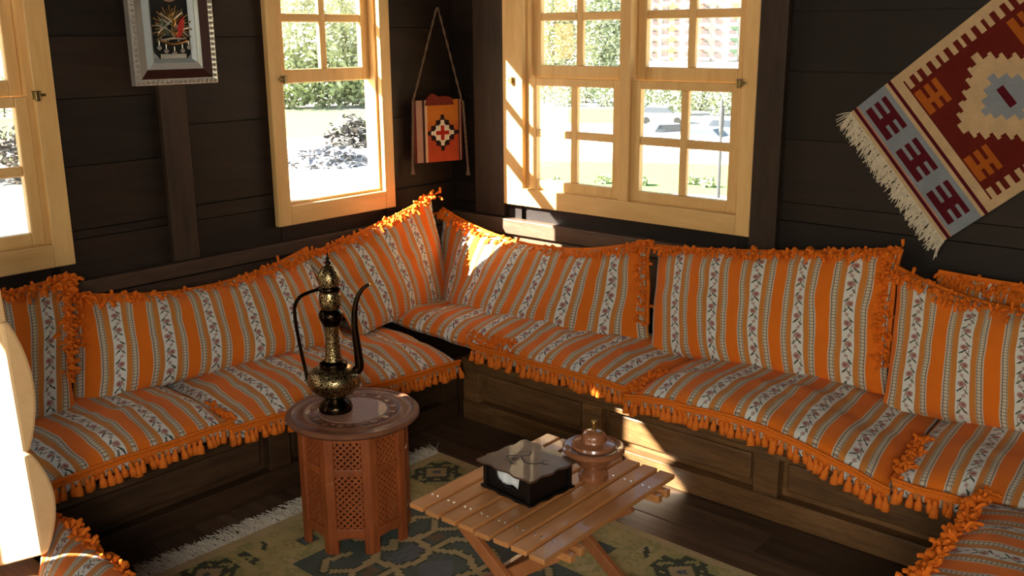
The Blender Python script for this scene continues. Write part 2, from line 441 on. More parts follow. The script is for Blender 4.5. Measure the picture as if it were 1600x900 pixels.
def window(n, axis, op, cas, halves, lower=True, cols=2):
    fr = Fr(axis); root = bpy.data.objects.new('window_%d' % n, None); COL.objects.link(root); root['kind'] = 'structure'
    u0, u1, z0, z1 = op; root.location = fr.p((u0+u1)/2, z0, 0)
    c0, c1 = cas
    # casing boards on the room side
    for nm, a, bb_, e, f, mt in (('casing_board', c0, u0+.002, .82, 2.0, 'pine'), ('casing_board', u1-.002, c1, .82, 2.0, 'pine'),
                                 ('apron_board', u0+.002, u1-.002, .82, .902, 'pine_h'), ('head_board', u0+.002, u1-.002, 1.93, 2.0, 'pine_h')):
        b = MB(); fr.box(b, a, bb_, e, f, 0, .03); b.build(nm, mt, root, bevel=.004)
    # lining of the opening
    for nm, a, bb_, e, f, mt in (('jamb', u0-.0, u0+.014, z0, z1, 'pine'), ('jamb', u1-.014, u1, z0, z1, 'pine'),
                                 ('sill', u0+.014, u1-.014, z0, z0+.014, 'pine_h'), ('head', u0+.014, u1-.014, z1-.014, z1, 'pine_h')):
        b = MB(); fr.box(b, a, bb_, e, f, -.075, .0); b.build(nm, mt, root)
    for a, e in halves[1]:
        b = MB(); fr.box(b, a, e, z0, z1, -.06, .022); b.build('mullion', 'pine', root, bevel=.004)
    for k, (a, e) in enumerate(halves[0]):
        sash(fr, root, 'upper_sash', a, e, 1.408, 1.918, (.057, .033), .042, -.062, -.032, cols)
        if lower: sash(fr, root, 'lower_sash', a, e, .905, 1.41, (.043, .035), .045, -.028, .004, cols)
    return fr, root
def latch(fr, root, uu, z, s=1):
    b = MB(); fr.box(b, uu-.017, uu+.017, z-.014, z+.014, .03, .035)
    fr.box(b, uu-.008, uu+.008, z-.02, z+.012, .035, .047); fr.box(b, uu-.03*s if s > 0 else uu, uu+.03 if s < 0 else uu, z-.005, z+.004, .035, .042)
    b.build('latch', 'latch', root, bevel=.002)
fr, wn1 = window(1, 'L', L_OPEN[1], (.43, 1.545), ([(.514, 1.461)], []))
latch(fr, wn1, 1.478, 1.415, -1)
# unseen boards on arms, added outside the first window to shape the sun patch
for y0, y1, z0, z1 in ((-.30, 1.15, .75, 1.685), (-.30, 1.15, 1.887, 2.40), (-.30, .12, 1.685, 1.91), (.63, 1.15, 1.685, 1.91)):
    b = MB(); b.box(-3.765, -3.745, y0, y1, z0, z1); b.build('sun_blocker_board', 'plank_left', wn1)
for y0 in (-.28, 1.12):
    b = MB(); b.box(-3.745, X0-TH, y0, y0+.02, 2.0, 2.03); b.build('sun_blocker_arm', 'latch', wn1)
fr, wn2 = window(2, 'L', L_OPEN[2], (2.418, 3.078), ([(2.50, 3.004)], []), lower=False)
latch(fr, wn2, 2.487, 1.43)
fr, wn3 = window(3, 'R', R_OPEN[0], (-3.088, -1.80), ([(-2.952, -2.435), (-2.385, -1.874)], [(-2.435, -2.385)]))
latch(fr, wn3, -3.028, 1.40); latch(fr, wn3, -1.868, 1.415, -1)

# ------------------------------------------------------------------ sofas: plank benches
def bench_front(root, f, u0, u1, stiles, mat, zt=.27):
    """f(u, z, dd) -> point; dd outward"""
    def bx(name, a, c, e, g, d0, d1, bev=.003, m_=None, par=None):
        bb = MB(); p, q = f(a, e, d0), f(c, g, d1)
        bb.box(min(p[0], q[0]), max(p[0], q[0]), min(p[1], q[1]), max(p[1], q[1]), min(p[2], q[2]), max(p[2], q[2]))
        return bb.build(name, m_ or mat, par or root, bevel=bev)
    bx('bottom_rail', u0, u1, 0, .085, -.03, .024); bx('top_rail', u0, u1, zt-.045, zt-.025, -.03, .022)
    for s in stiles: bx('stile', s-.045, s+.045, .085, zt-.045, -.03, .020)
    es = sorted(stiles)
    for a, c in zip(es, es[1:]):
        a2, c2 = a+.045, c-.045
        pn = bx('panel', a2, c2, .085, zt-.045, -.034, -.022, 0)
        bx('panel_field', a2+.022, c2-.022, .108, zt-.06, -.0215, -.002, .008, None, pn)
benchR = thing('sofa_bench', 'long dark wooden bench base with recessed panels below the double window', 'bench', (-1.3, 3.15, 0))
b = MB(); b.box(-2.78, XE-.02, 2.91, Y0-.03, 0, .245); b.build('carcass', 'bench_x', benchR)
b = MB(); b.box(-2.79, XE-.02, 2.85, Y0-.03, .246, .27); b.build('seat_board', 'bench_x', benchR)
bench_front(benchR, lambda uu, z, dd: (uu, 2.868-dd, z), -2.78, -.55, [-2.735, -2.10, -1.37, -.62], 'bench_x')
benchL = thing('sofa_bench', 'dark wooden bench base running along the wall with two narrow windows', 'bench', (-3.12, 2.0, 0))
b = MB(); b.box(X0+.03, -2.865, .35, Y0-.03, 0, .245); b.build('carcass', 'bench_y', benchL)
b = MB(); b.box(X0+.03, -2.80, .35, Y0-.03, .246, .27); b.build('seat_board', 'bench_y', benchL)
bench_front(benchL, lambda uu, z, dd: (-2.823+dd, uu, z), .95, 2.835, [1.0, 1.92, 2.79], 'bench_y')
benchF = thing('sofa_bench', 'dark wooden bench base under the cushion in the lower right corner', 'bench', (-.2, 2.0, 0))
b = MB(); b.box(-.52, .28, 1.3, 2.78, 0, .245); b.build('carcass', 'bench_y', benchF)
b = MB(); b.box(-.54, .28, 1.3, 2.78, .246, .27); b.build('seat_board', 'bench_y', benchF)
benchG = thing('sofa_bench', 'dark wooden bench base under the cushion in the lower left corner', 'bench', (-2.1, .6, 0))
b = MB(); b.box(-2.79, -1.5, .30, .90, 0, .245); b.build('carcass', 'bench_x', benchG)
b = MB(); b.box(-2.79, -1.5, .30, .92, .246, .27); b.build('seat_board', 'bench_x', benchG)

# tassel mesh shared by all cushions
def tassel_mesh(h=.054, rr=.0136):
    b = MB(); b.lathe([(.0012, 0), (.0012, -.010*h/.05), (.0055, -.013), (.0075, -.018), (.0055, -.023), (rr*.8, -.034), (rr, -h), (rr*.3, -h-.001)], seg=7)
    me = bpy.data.meshes.new('tassel'); me.from_pydata(b.v, [], b.f); me.materials.append(M['tassel'])
    me.polygons.foreach_set('use_smooth', [True]*len(me.polygons)); return me
TASSEL = tassel_mesh()

def spacing(n, e=.35):
    out = []
    for i in range(n+1):
        s = i/n; c = .5-.5*math.cos(PI*s); out.append(s*(1-e)+c*e)
    return out
def pillow(name, label, cat, grp, TL, TR, BR, BL, up, T, a=3.0, sag=0., sag_pow=1., bot=(0, 0, 0), wr=.010, seed=0, uoff=0., nu=56, nv=36,
           front=None, ruffle=(), ears=.0, botT=1.0, tas=(0, 1), drop=.008):
    if name == 'seat_cushion': botT = .7
    TL, TR, BR, BL, up, bot = (Vector(q) for q in (TL, TR, BR, BL, up, bot))
    base = (BL+BR)/2; root = thing(name, label, cat, base, grp)
    W = ((TR-TL).length+(BR-BL).length)/2; Lh = ((BL-TL).length+(BR-TR).length)/2
    n = (TR-TL).cross(BL-TL).normalized()
    if n.dot(up) < 0: n = -n
    sd = Vector((seed*7.3, seed*3.1, seed*1.7))
    def mid(uu, v):
        p = TL.lerp(TR, uu).lerp(BL.lerp(BR, uu), v)
        k = (4*uu*(1-uu))**sag_pow
        dn = (BL.lerp(BR, uu)-TL.lerp(TR, uu)).normalized()
        p = p+dn*sag*k*(1-v)**2+bot*(4*uu*(1-uu))*v*v
        if ears:
            e = (abs(2*uu-1)**6)*(abs(2*v-1)**6); p = p+(p-(TL+TR+BL+BR)/4).normalized()*ears*e
        wv = noise.noise(p*5+sd)*.010+noise.noise(p*13+sd)*.004
        return p+n*wv*(1 if wr > .004 else .5)
    def f(t): return max(0., 1-abs(2*t-1)**a)**.5
    us, vs = spacing(nu), spacing(nv)
    b = MB(); b.uv = []
    idx = {}
    for side in (1, -1):
        for j, v in enumerate(vs):
            for i, uu in enumerate(us):
                rim = i in (0, nu) or j in (0, nv)
                if side == -1 and rim: idx[(side, i, j)] = idx[(1, i, j)]; continue
                m_ = mid(uu, v); h = T/2*f(uu)*f(v)
                if side == 1:
                    q = m_*7+sd; h += wr*(noise.noise(q)*1.3+noise.noise(q*2.4)*.7)*f(uu)*f(v)
                    h += wr*1.2*max(0, noise.noise(Vector((uu*W*10, v*Lh*3, seed*5.))))*f(uu)*f(v)
                else: h *= botT
                idx[(side, i, j)] = len(b.v); b.v.append(tuple(m_+n*h*side))
                b.uv.append((uu*W+uoff+.008*noise.noise(m_*6+sd)+.003*noise.noise(m_*15+sd), v*Lh+seed*.31))
    for side in (1, -1):
        for j in range(nv):
            for i in range(nu):
                q = [idx[(side, i, j)], idx[(side, i+1, j)], idx[(side, i+1, j+1)], idx[(side, i, j+1)]]
                b.f.append(tuple(q if side == 1 else q[::-1])); b.mi.append(0)
    b.build('cover', 'fabric', root, smooth=True)
    rnd = random.Random(seed)
    out = (BL-TL).normalized()
    if front:                                      # braid with a row of tassels along the front edge
        t0, t1 = front
        k = max(8, int(W*(t1-t0)/.02)); pts = [mid(t0+(t1-t0)*i/k, 1)+out*.004 for i in range(k+1)]
        bb = MB()
        for i in range(k):
            p, q = pts[i], pts[i+1]
            dz = Vector((0, 0, -drop)); o2 = out*.006
            z1 = Vector((0, 0, .007)); w1, w2 = out*.004*rnd.uniform(-1, 1), 0
            bb.add([p+z1+o2, q+z1+o2, q+o2*1.2+dz, p+o2*1.2+dz, p+z1-o2*.2, q+z1-o2*.2, q-o2*.3+dz, p-o2*.3+dz],
                   [(0, 1, 2, 3), (5, 4, 7, 6), (4, 5, 1, 0), (3, 2, 6, 7), (0, 3, 7, 4), (1, 5, 6, 2)])
        bb.tube([p+out*.006+Vector((0, 0, .012)) for p in pts], .006, 6)
        bb.build('trim', 'trim', root, smooth=False)
        hm = MB(); hm.uv = []                      # loose hem of the cover behind the tassels
        for j in range(4):
            for i, p in enumerate(pts):
                uu = t0+(t1-t0)*i/k
                q = p+out*(-.004+.010*noise.noise(Vector((uu*W*22, j*.7, seed*3.)))*j/3)+Vector((0, 0, -.012*j+.008*noise.noise(Vector((uu*W*9, 5, seed*1.)))*j/3))
                hm.v.append(tuple(q)); hm.uv.append((uu*W+uoff, Lh+seed*.31+.012*j))
        hm.f = [(j*(k+1)+i, j*(k+1)+i+1, (j+1)*(k+1)+i+1, (j+1)*(k+1)+i) for j in range(3) for i in range(k)]; hm.mi = [0]*len(hm.f)
        ho = hm.build('cover_hem', 'fabric', root, smooth=True); sm_ = ho.modifiers.new('t', 'SOLIDIFY'); sm_.thickness = .002
        ln = sum((pts[i+1]-pts[i]).length for i in range(k))
        nt_ = int(ln/.0222)
        for i in range(nt_):
            tt = (i+.5)/nt_
            if not tas[0] <= tt <= tas[1]: continue
            p = pts[min(k, int(round(tt*k)))]+(pts[min(k, int(tt*k)+1)]-pts[int(tt*k)])*(tt*k-round(tt*k))
            inst('tassel', TASSEL, root, p+out*.006+Vector((0, 0, -drop+.006)), (rnd.gauss(0, .13), rnd.gauss(0, .13), rnd.random()*6), rnd.uniform(.9, 1.12))
    for edge in ruffle:                            # crumpled tassel fringe lying along an edge
        if isinstance(edge, tuple): edge, e0, e1 = edge
        else: e0, e1 = 0, 1
        g = {'top': lambda t: mid(t, 0), 'left': lambda t: mid(0, t), 'right': lambda t: mid(1, t), 'front': lambda t: mid(t, 1)}[edge]
        od = {'top': -out, 'left': (TL-TR).normalized(), 'right': (TR-TL).normalized(), 'front': out}[edge]
        k = 40; pts = [g(e0+(e1-e0)*i/k) for i in range(k+1)]; ln = sum((pts[i+1]-pts[i]).length for i in range(k))
        bb = MB(); bb.tube([p+n*.008 for p in pts], .009, 6)
        m2 = int(ln/.0034)
        for i in range(m2):
            t = e0+(e1-e0)*(i+rnd.random())/m2; p = g(min(1, t))
            cl = noise.noise(Vector((t*9, seed*2.2, 0))); dr = (od*(rnd.gauss(-.45 if edge == 'top' else -.1, .6)+cl*.8)+n*rnd.uniform(.2, .9)+Vector((rnd.gauss(0, .45), rnd.gauss(0, .45), rnd.gauss(-.2, .3)))).normalized()
            L_ = rnd.uniform(.014, .032)*(1+.5*cl); q_ = rnd.uniform(0, .034); c1 = p-od*q_+n*(T/2*f(q_/(Lh if edge in ('top', 'front') else W))+.004)+Vector((rnd.gauss(0, .006), rnd.gauss(0, .006), rnd.gauss(0, .004)))
            bb.tube([c1, c1+dr*L_*.35, c1+dr*L_*.7, c1+dr*L_+Vector((0, 0, -.006))], [.0035, .0060, .0062, .0058], 5)
        bb.build('fringe_ruffle', 'trim', root, kind='stuff')
    return root

SEAT = 'striped seat cushions with tassels'; BACK = 'striped back cushions'
UPZ = (0, 0, 1)
ms = .343
# TL,TR = wall side left/right, BR,BL = front right/left (as seen facing the bench from the room)
pillow('seat_cushion', 'striped orange seat cushion on left bench, the one nearest the pale armrest', 'seat cushion', SEAT,
       (-3.34, 1.03, ms), (-3.34, 1.725, ms), (-2.715, 1.675, .36), (-2.715, 1.075, .352), UPZ, .15, 3.2, seed=1, uoff=.02, front=(0, 1), wr=.012)
pillow('seat_cushion', 'striped orange seat cushion on left bench right behind the octagonal table', 'seat cushion', SEAT,
       (-3.34, 1.72, ms), (-3.34, 2.79, ms), (-2.712, 2.755, .29), (-2.712, 1.665, .335), UPZ, .15, 3.2, seed=2, uoff=.05, front=(0, 1), wr=.012, ruffle=(('left', .7, 1),))
pillow('seat_cushion', 'striped orange seat cushion filling the corner of the two benches, its front fringe folded up', 'seat cushion', SEAT,
       (-3.34, 3.37, ms), (-1.875, 3.37, ms), (-1.885, 2.785, .36), (-3.33, 2.812, .375), UPZ, .15, 3.2, seed=3, uoff=.1, front=(.45, 1), wr=.012, nu=80,
       ruffle=(('front', .42, .60),), bot=(0, 0, -.012))
pillow('seat_cushion', 'long striped orange seat cushion in the middle of the right bench with front tassels', 'seat cushion', SEAT,
       (-1.885, 3.36, ms), (-.955, 3.36, ms), (-.92, 2.75, .275), (-1.885, 2.76, .335), UPZ, .16, 3.2, seed=4, uoff=.12, front=(0, 1), wr=.010, ruffle=(('left', .62, 1),), bot=(0, 0, .055))
pillow('seat_cushion', 'striped orange seat cushion at the right end of the right bench, against the frame edge', 'seat cushion', SEAT,
       (-.965, 3.36, ms), (-.2, 3.36, ms), (-.25, 2.715, .335), (-.905, 2.715, .325), UPZ, .15, 3.2, seed=5, uoff=.05, front=(0, 1), wr=.006, ruffle=(('left', .55, 1),))
pillow('seat_cushion', 'striped orange seat cushion in the lower right corner of the picture', 'seat cushion', SEAT,
       (.14, 2.72, ms), (.14, 1.32, ms), (-.635, 1.34, .35), (-.66, 2.69, .35), UPZ, .15, 3.2, seed=6, uoff=.03, wr=.006, ruffle=('front',))
pillow('seat_cushion', 'striped orange seat cushion in the lower left corner below the pale armrest', 'seat cushion', SEAT,
       (-1.5, .32, ms), (-2.17, .83, ms), (-2.66, .99, .35), (-1.52, .94, .35), UPZ, .15, 3.2, seed=7, uoff=.06, wr=.006, ruffle=('front',))

UPR = (0, -1, .4); UPL = (1, 0, .4)
pillow('back_cushion', 'striped orange back cushion at the left picture edge, above the pale armrest', 'back cushion', BACK,
       (-3.33, .78, .80), (-3.315, 1.455, .795), (-3.11, 1.335, .40), (-3.09, .70, .40), UPL, .15, 2.4, .015, seed=11, uoff=.03, ruffle=('top', ('right', 0, .75)), ears=.02)
pillow('back_cushion', 'sagging striped orange back cushion on the left wall under the post and emblem', 'back cushion', BACK,
       (-3.345, 1.47, .735), (-3.34, 2.47, .72), (-3.05, 2.43, .395), (-3.15, 1.36, .395), UPL, .17, 2.6, .075, seed=12, uoff=.12, ruffle=('top', ('left', 0, .5)), ears=.02)
pillow('back_cushion', 'striped orange back cushion on the left wall below the second window, corner peaked up', 'back cushion', BACK,
       (-3.335, 2.47, .69), (-3.335, 3.21, .85), (-3.22, 3.24, .39), (-3.05, 2.50, .395), UPL, .14, 2.6, .01, seed=13, uoff=.02, ruffle=('top',), ears=.03)
pillow('back_cushion', 'striped orange back cushion in the corner under the double window, lit by a sun patch', 'back cushion', BACK,
       (-3.36, 3.345, .775), (-2.20, 3.365, .765), (-2.07, 3.19, .385), (-3.30, 3.22, .39), UPR, .16, 2.8, .10, bot=(-.05, -.17, 0), seed=14, uoff=.06, ruffle=('top', ('right', 0, .8)), ears=.015, nu=72)
pillow('back_cushion', 'wide striped orange back cushion right of the double window, straight upright', 'back cushion', BACK,
       (-2.155, 3.375, .745), (-1.185, 3.375, .865), (-1.13, 3.22, .385), (-2.03, 3.15, .385), UPR, .17, 2.8, .012, seed=15, uoff=.13, ruffle=('top', ('right', 0, .8)), ears=.015, nu=64)
pillow('back_cushion', 'striped orange back cushion at the right picture edge, in front of another one', 'back cushion', BACK,
       (-1.16, 3.34, .81), (-.22, 3.33, .86), (-.14, 3.16, .385), (-1.10, 3.14, .385), UPR, .17, 2.7, .10, seed=16, uoff=.0, ruffle=('top',), ears=.015)
pillow('back_cushion', 'striped orange back cushion of which only the top edge shows behind another', 'back cushion', BACK,
       (-1.06, 3.44, .80), (-.2, 3.44, .83), (-.2, 3.40, .42), (-1.06, 3.40, .42), UPR, .07, 3, .02, seed=17, uoff=.09, ruffle=('top',), nu=30, nv=16)

# ------------------------------------------------------------------ pale armrest in the lower left corner
ar = thing('armrest', 'pale wooden armrest block with scalloped edge, blazing white in the sun at lower left', 'armrest', (-2.5, .83, .42))
def scallop(z0, z1, d0, k=10):
    pl = [(.829, z0)]
    pts = [(.836+d0*math.sin(PI*(.06+.88*i/k))**.8, z0+(z1-z0)*i/k) for i in range(k+1)]
    return pl+pts+[(.829, z1)]
for z0, z1, dd in ((.425, .672, .050), (.677, .985, .046)):
    b = MB(); b.prism(scallop(z0, z1, dd), lambda a, c, t: (t-.075*(c-.425), a, c if c > .6 or t > -2.3 else c-.143*(.6-c)/.175), -2.50, -2.205); b.build('scalloped_block', 'tan_wood', ar, bevel=.008)

b = MB(); b.prism([(.829, .987), (.842, .987), (.842, 1.13), (.829, 1.13)], lambda a, c, t: (t-.075*(c-.425), a, c), -2.50, -2.207); b.build('sun_blocker_plate', 'tan_wood', ar)  # plate added out of view, blocks sun from reaching the slat table

# ------------------------------------------------------------------ octagonal carved table
TX, TY, TZ = -2.352, 1.897, .43
ot = thing('octagonal_table', 'octagonal carved red-brown side table with pierced lattice sides and round top', 'table', (TX, TY, 0))
b = MB(); b.lathe([(.0, TZ-.026), (.19, TZ-.026), (.205, TZ-.022), (.214, TZ-.013), (.214, TZ-.005), (.209, TZ), (.196, TZ+.0005), (.193, TZ-.002), (.166, TZ-.002), (.163, TZ+.0005), (.150, TZ+.0005), (.147, TZ-.0015), (.0, TZ-.0015)], (TX, TY, 0), 64)
b.build('tabletop', 'table_top', ot, smooth=True)
b = MB(); b.lathe([(.112, TZ-.0015), (.110, TZ+.0008), (.0, TZ+.0008)], (TX, TY, 0), 48); b.build('inlay', 'inlay', ot, smooth=True)
b = MB()
for k in range(32):
    a = 2*PI*k/32; c = Vector((TX+.1295*math.cos(a), TY+.1295*math.sin(a), TZ)); tg = Vector((-math.sin(a), math.cos(a), 0)); rd = Vector((math.cos(a), math.sin(a), 0))
    b.obox(c, tg*.009, rd*.011, (0, 0, .0015)) if k % 2 else b.lathe([(.008, 0), (.006, .0022), (0, .003)], c, 8)
b.build('carved_border', 'table_top', ot)
R8, A0 = .183, math.radians(20)
vx8 = [Vector((TX+R8*math.cos(A0+PI/4*k), TY+R8*math.sin(A0+PI/4*k), 0)) for k in range(8)]
ctr = Vector((TX, TY, 0))
for k in range(8):
    a, c = vx8[k], vx8[(k+1) % 8]; rd = (a-ctr).normalized()
    tg1 = (vx8[k-1]-a).normalized(); tg2 = (c-a).normalized()
    # leg post: chevron plan wrapping the corner
    o1 = 0.026; pl = [a+tg1*o1, a, a+tg2*o1, a+tg2*o1-rd*.014, a-rd*.020, a+tg1*o1-rd*.014]
    b = MB(); b.prism([(p.x, p.y) for p in pl], lambda x_, y_, t: (x_, y_, t), 0, TZ-.026); b.build('leg', 'sheesham', ot, bevel=.002)
    nrm = ((a+c)/2-ctr).normalized(); p0, p1 = a+tg2*.024, c-tg2*.024
    L_ = (p1-p0).length; mid_ = (p0+p1)/2-nrm*.009
    for z0, z1 in ((.062, .092), (.272, .296), (.385, TZ-.026)):
        b = MB(); b.obox(mid_+Vector((0, 0, (z0+z1)/2)), tg2*L_/2, nrm*.007, (0, 0, (z1-z0)/2)); b.build('rail', 'sheesham', ot, bevel=.002)
    b = MB(); zz = .062                                       # little arch below the bottom rail
    b.prism([(-L_/2, zz), (L_/2, zz), (L_/2, zz-.014), (L_/2-.012, zz-.006), (0, zz-.0015), (-L_/2+.012, zz-.006), (-L_/2, zz-.014)],
            lambda x_, y_, t: mid_+tg2*x_+Vector((0, 0, y_))+nrm*t, -.005, .005); b.build('apron', 'sheesham', ot)
    for z0, z1 in ((.092, .272), (.296, .385)):               # pierced lattice: crossing diagonal strips
        b = MB(); st = .0205
        for sgn in (1, -1):
            q = -int((z1-z0)/st)-8
            while q < int((z1-z0)/st)+9:
                # line x = sgn*(z-z0) + q*st , clipped to the opening
                lo = max(0, min((-L_/2-q*st)*sgn, (L_/2-q*st)*sgn)); hi = min(z1-z0, max((-L_/2-q*st)*sgn, (L_/2-q*st)*sgn))
                if hi-lo > .003:
                    pa = mid_+tg2*(sgn*lo+q*st)+Vector((0, 0, z0+lo)); pb = mid_+tg2*(sgn*hi+q*st)+Vector((0, 0, z0+hi))
                    b.bar(pa+nrm*.001*sgn, pb+nrm*.001*sgn, .0068, .005, nrm)
                q += 1
        b.build('lattice_panel', 'sheesham', ot)

# ------------------------------------------------------------------ ewer
EX, EY, EZ = -2.395, 1.863, TZ+.0005
ew = thing('ewer', 'tall black and gold engraved metal ewer with curved spout on the octagonal table', 'ewer', (EX, EY, EZ))
k_ = .00063
def pr(lst): return [(wd*.00062/2, (855-yy)*k_) for wd, yy in lst]
b = MB(); b.lathe(pr([(0, 855), (172, 855), (176, 840), (160, 815), (120, 797), (108, 785), (120, 776)]), (EX, EY, EZ), 40); b.build('foot', 'dark_brass', ew, smooth=True)
b = MB(); b.lathe(pr([(118, 777), (190, 760), (245, 735), (272, 705), (280, 685), (268, 660), (235, 640), (190, 628), (140, 622)]), (EX, EY, EZ), 48); b.build('body', 'engraved', ew, smooth=True)
b = MB(); b.lathe(pr([(138, 626), (146, 612), (140, 600), (110, 592), (92, 585)]), (EX, EY, EZ), 40); b.build('shoulder_ring', 'dark_brass', ew, smooth=True)
b = MB(); b.lathe(pr([(96, 588), (80, 550), (72, 490), (74, 430), (84, 402)]), (EX, EY, EZ), 32); b.build('neck', 'engraved', ew, smooth=True)
b = MB(); b.lathe(pr([(82, 404), (100, 388), (122, 365), (126, 350), (118, 336), (104, 326), (90, 318)]), (EX, EY, EZ), 32); b.build('collar', 'dark_brass', ew, smooth=True)
b = MB(); b.lathe(pr([(88, 320), (106, 300), (114, 275), (110, 250), (100, 232), (110, 222)]), (EX, EY, EZ), 32); b.build('bulb', 'engraved', ew, smooth=True)
b = MB(); b.lathe(pr([(104, 226), (116, 216), (114, 206), (102, 200)]), (EX, EY, EZ), 32); b.build('lid_ring', 'dark_brass', ew, smooth=True)
b = MB(); b.lathe(pr([(100, 203), (112, 180), (112, 160), (98, 132), (66, 108), (34, 97), (16, 92)]), (EX, EY, EZ), 32); el_ = b.build('lid', 'engraved', ew, smooth=True)
b = MB(); b.lathe(pr([(18, 96), (30, 88), (28, 80), (14, 74), (12, 66), (20, 60), (11, 50), (7, 32), (0, 28)]), (EX, EY, EZ), 20); b.build('finial', 'dark_brass', el_, smooth=True)
RV = Vector((.752, .659, 0))
def ep(zx, zy): return Vector((EX, EY, EZ))+RV*((zx-288 if zy > 600 else zx-258-(zy-100)/500*30)*.00062)+Vector((0, 0, (855-zy)*k_))
def smoothpts(ps, n=5):
    out = []
    for i in range(len(ps)-1):
        p0, p1, p2, p3 = ps[max(i-1, 0)], ps[i], ps[i+1], ps[min(i+2, len(ps)-1)]
        for j in range(n):
            t = j/n; out.append(.5*((2*p1)+(p2-p0)*t+(2*p0-5*p1+4*p2-p3)*t*t+(3*p1-p0-3*p2+p3)*t**3))
    return out+[ps[-1]]
hp = smoothpts([ep(*q) for q in ((210, 218), (165, 232), (115, 258), (90, 305), (92, 370), (108, 470), (128, 570), (142, 640), (150, 700), (165, 735))])
b = MB(); b.tube(hp, [.0058]*len(hp), 8); b.build('handle', 'dark_brass', ew, smooth=True)
sp = smoothpts([ep(*q) for q in ((398, 650), (420, 625), (416, 560), (402, 470), (394, 390), (396, 310), (410, 255), (435, 215), (468, 192))])
b = MB(); b.tube(sp, [.0125*(1-i/len(sp))+.0042 for i in range(len(sp))], 10); b.build('spout', 'dark_brass', ew, smooth=True)

# ------------------------------------------------------------------ folding slat table
SC = Vector((-1.687, 2.075, 0)); SR = math.radians(1.6); TOP = .30
sx_, sy_ = Vector((math.cos(SR), math.sin(SR), 0)), Vector((-math.sin(SR), math.cos(SR), 0)); Z = Vector((0, 0, 1))
sl_t = thing('slat_table', 'low folding table of eight orange-brown wooden slats on crossed legs', 'table', SC)
PT = .0638
bats = (-.245, .05)
screw = MB(); screw.lathe([(.0042, 0), (.0038, .0012), (0, .0018)], seg=10)
sme = bpy.data.meshes.new('screw'); sme.from_pydata(screw.v, [], screw.f); sme.materials.append(M['steel'])
for i in range(8):
    cx = (i-3.5)*PT
    b = MB(); b.obox(SC+sx_*cx+sy_*(-.008*i/7+random.uniform(-.004, .004))+Z*(TOP-.0075), sx_*.0258, sy_*.325, Z*.0075); b.build('slat', 'slat', sl_t, bevel=.0025)
    for q in (bats[0], bats[1]+.14):
        for e in (-.011, .011):
            inst('screw', sme, sl_t, SC+sx_*(cx+e)+sy_*q+Z*TOP)
for q in (bats[0], bats[0]+.045, bats[1]+.14, bats[1]+.185):
    b = MB(); b.obox(SC+sx_*.012+sy_*q+Z*(TOP-.027), sx_*.262, sy_*.011, Z*.0115); b.build('batten', 'slat', sl_t, bevel=.002)
for q in (bats[0]-.024, bats[1]+.03):
    for s, dy in ((1, 0), (-1, .024)):
        b = MB(); b.bar(SC+sx_*(.06-.165*s)+sy_*(q+dy)+Z*(TOP-.03), SC+sx_*(.06+.19*s)+sy_*(q+dy)+Z*.006, .038, .02, sy_); b.build('leg', 'slat_leg', sl_t, bevel=.003)
for s in (1, -1):
    b = MB(); b.bar(SC+sx_*(.075+.17*s)+sy_*(bats[0]-.02)+Z*.035, SC+sx_*(.075+.17*s)+sy_*(bats[1]+.05)+Z*.035, .02, .03); b.build('stretcher', 'slat_leg', sl_t, bevel=.003)

# ------------------------------------------------------------------ tissue box
BXc = Vector((-1.734, 2.040, TOP+.0005)); br = math.radians(-5); bx_, by_ = Vector((math.cos(br), math.sin(br), 0)), Vector((-math.sin(br), math.cos(br), 0))
tb = thing('tissue_box', 'near-black wooden napkin box with wavy brown lid and cut-out curl motif', 'box', BXc)
def wavy(hx, hy, amp, nw, n=18):
    pts = []
    for (x0, y0, x1, y1) in ((-hx, -hy, hx, -hy), (hx, -hy, hx, hy), (hx, hy, -hx, hy), (-hx, hy, -hx, -hy)):
        nx, ny = (y1-y0), -(x1-x0); l = math.hypot(nx, ny); nx, ny = nx/l, ny/l
        for i in range(n):
            t = i/n; w_ = amp*math.sin(2*PI*nw*t)*math.sin(PI*t)**.3
            pts.append((x0+(x1-x0)*t+nx*w_, y0+(y1-y0)*t+ny*w_))
    return pts
fb = lambda a, c, t: BXc+bx_*a+by_*c+Z*t
b = MB(); b.prism(wavy(.103, .095, .003, 3), fb, 0, .008); b.build('base', 'wenge', tb, bevel=.001)
b = MB(); b.prism(wavy(.112, .103, .0045, 3), fb, .080, .087); b.build('lid', 'box_lid', tb, bevel=.0015)
for cx in (-1, 1):
    for cy in (-1, 1):
        b = MB(); b.obox(BXc+bx_*cx*.090+by_*cy*.082+Z*.044, bx_*.007, by_*.007, Z*.036); b.build('corner_post', 'wenge', tb, bevel=.0015)
for s in (-1, 1):
    b = MB(); b.obox(BXc+bx_*s*.087+Z*.044, bx_*.0035, by_*.075, Z*.036); b.build('side_panel', 'wenge', tb)
b = MB(); b.obox(BXc+by_*.079+Z*.044, bx_*.083, by_*.0035, Z*.036); b.build('back_panel', 'wenge', tb)
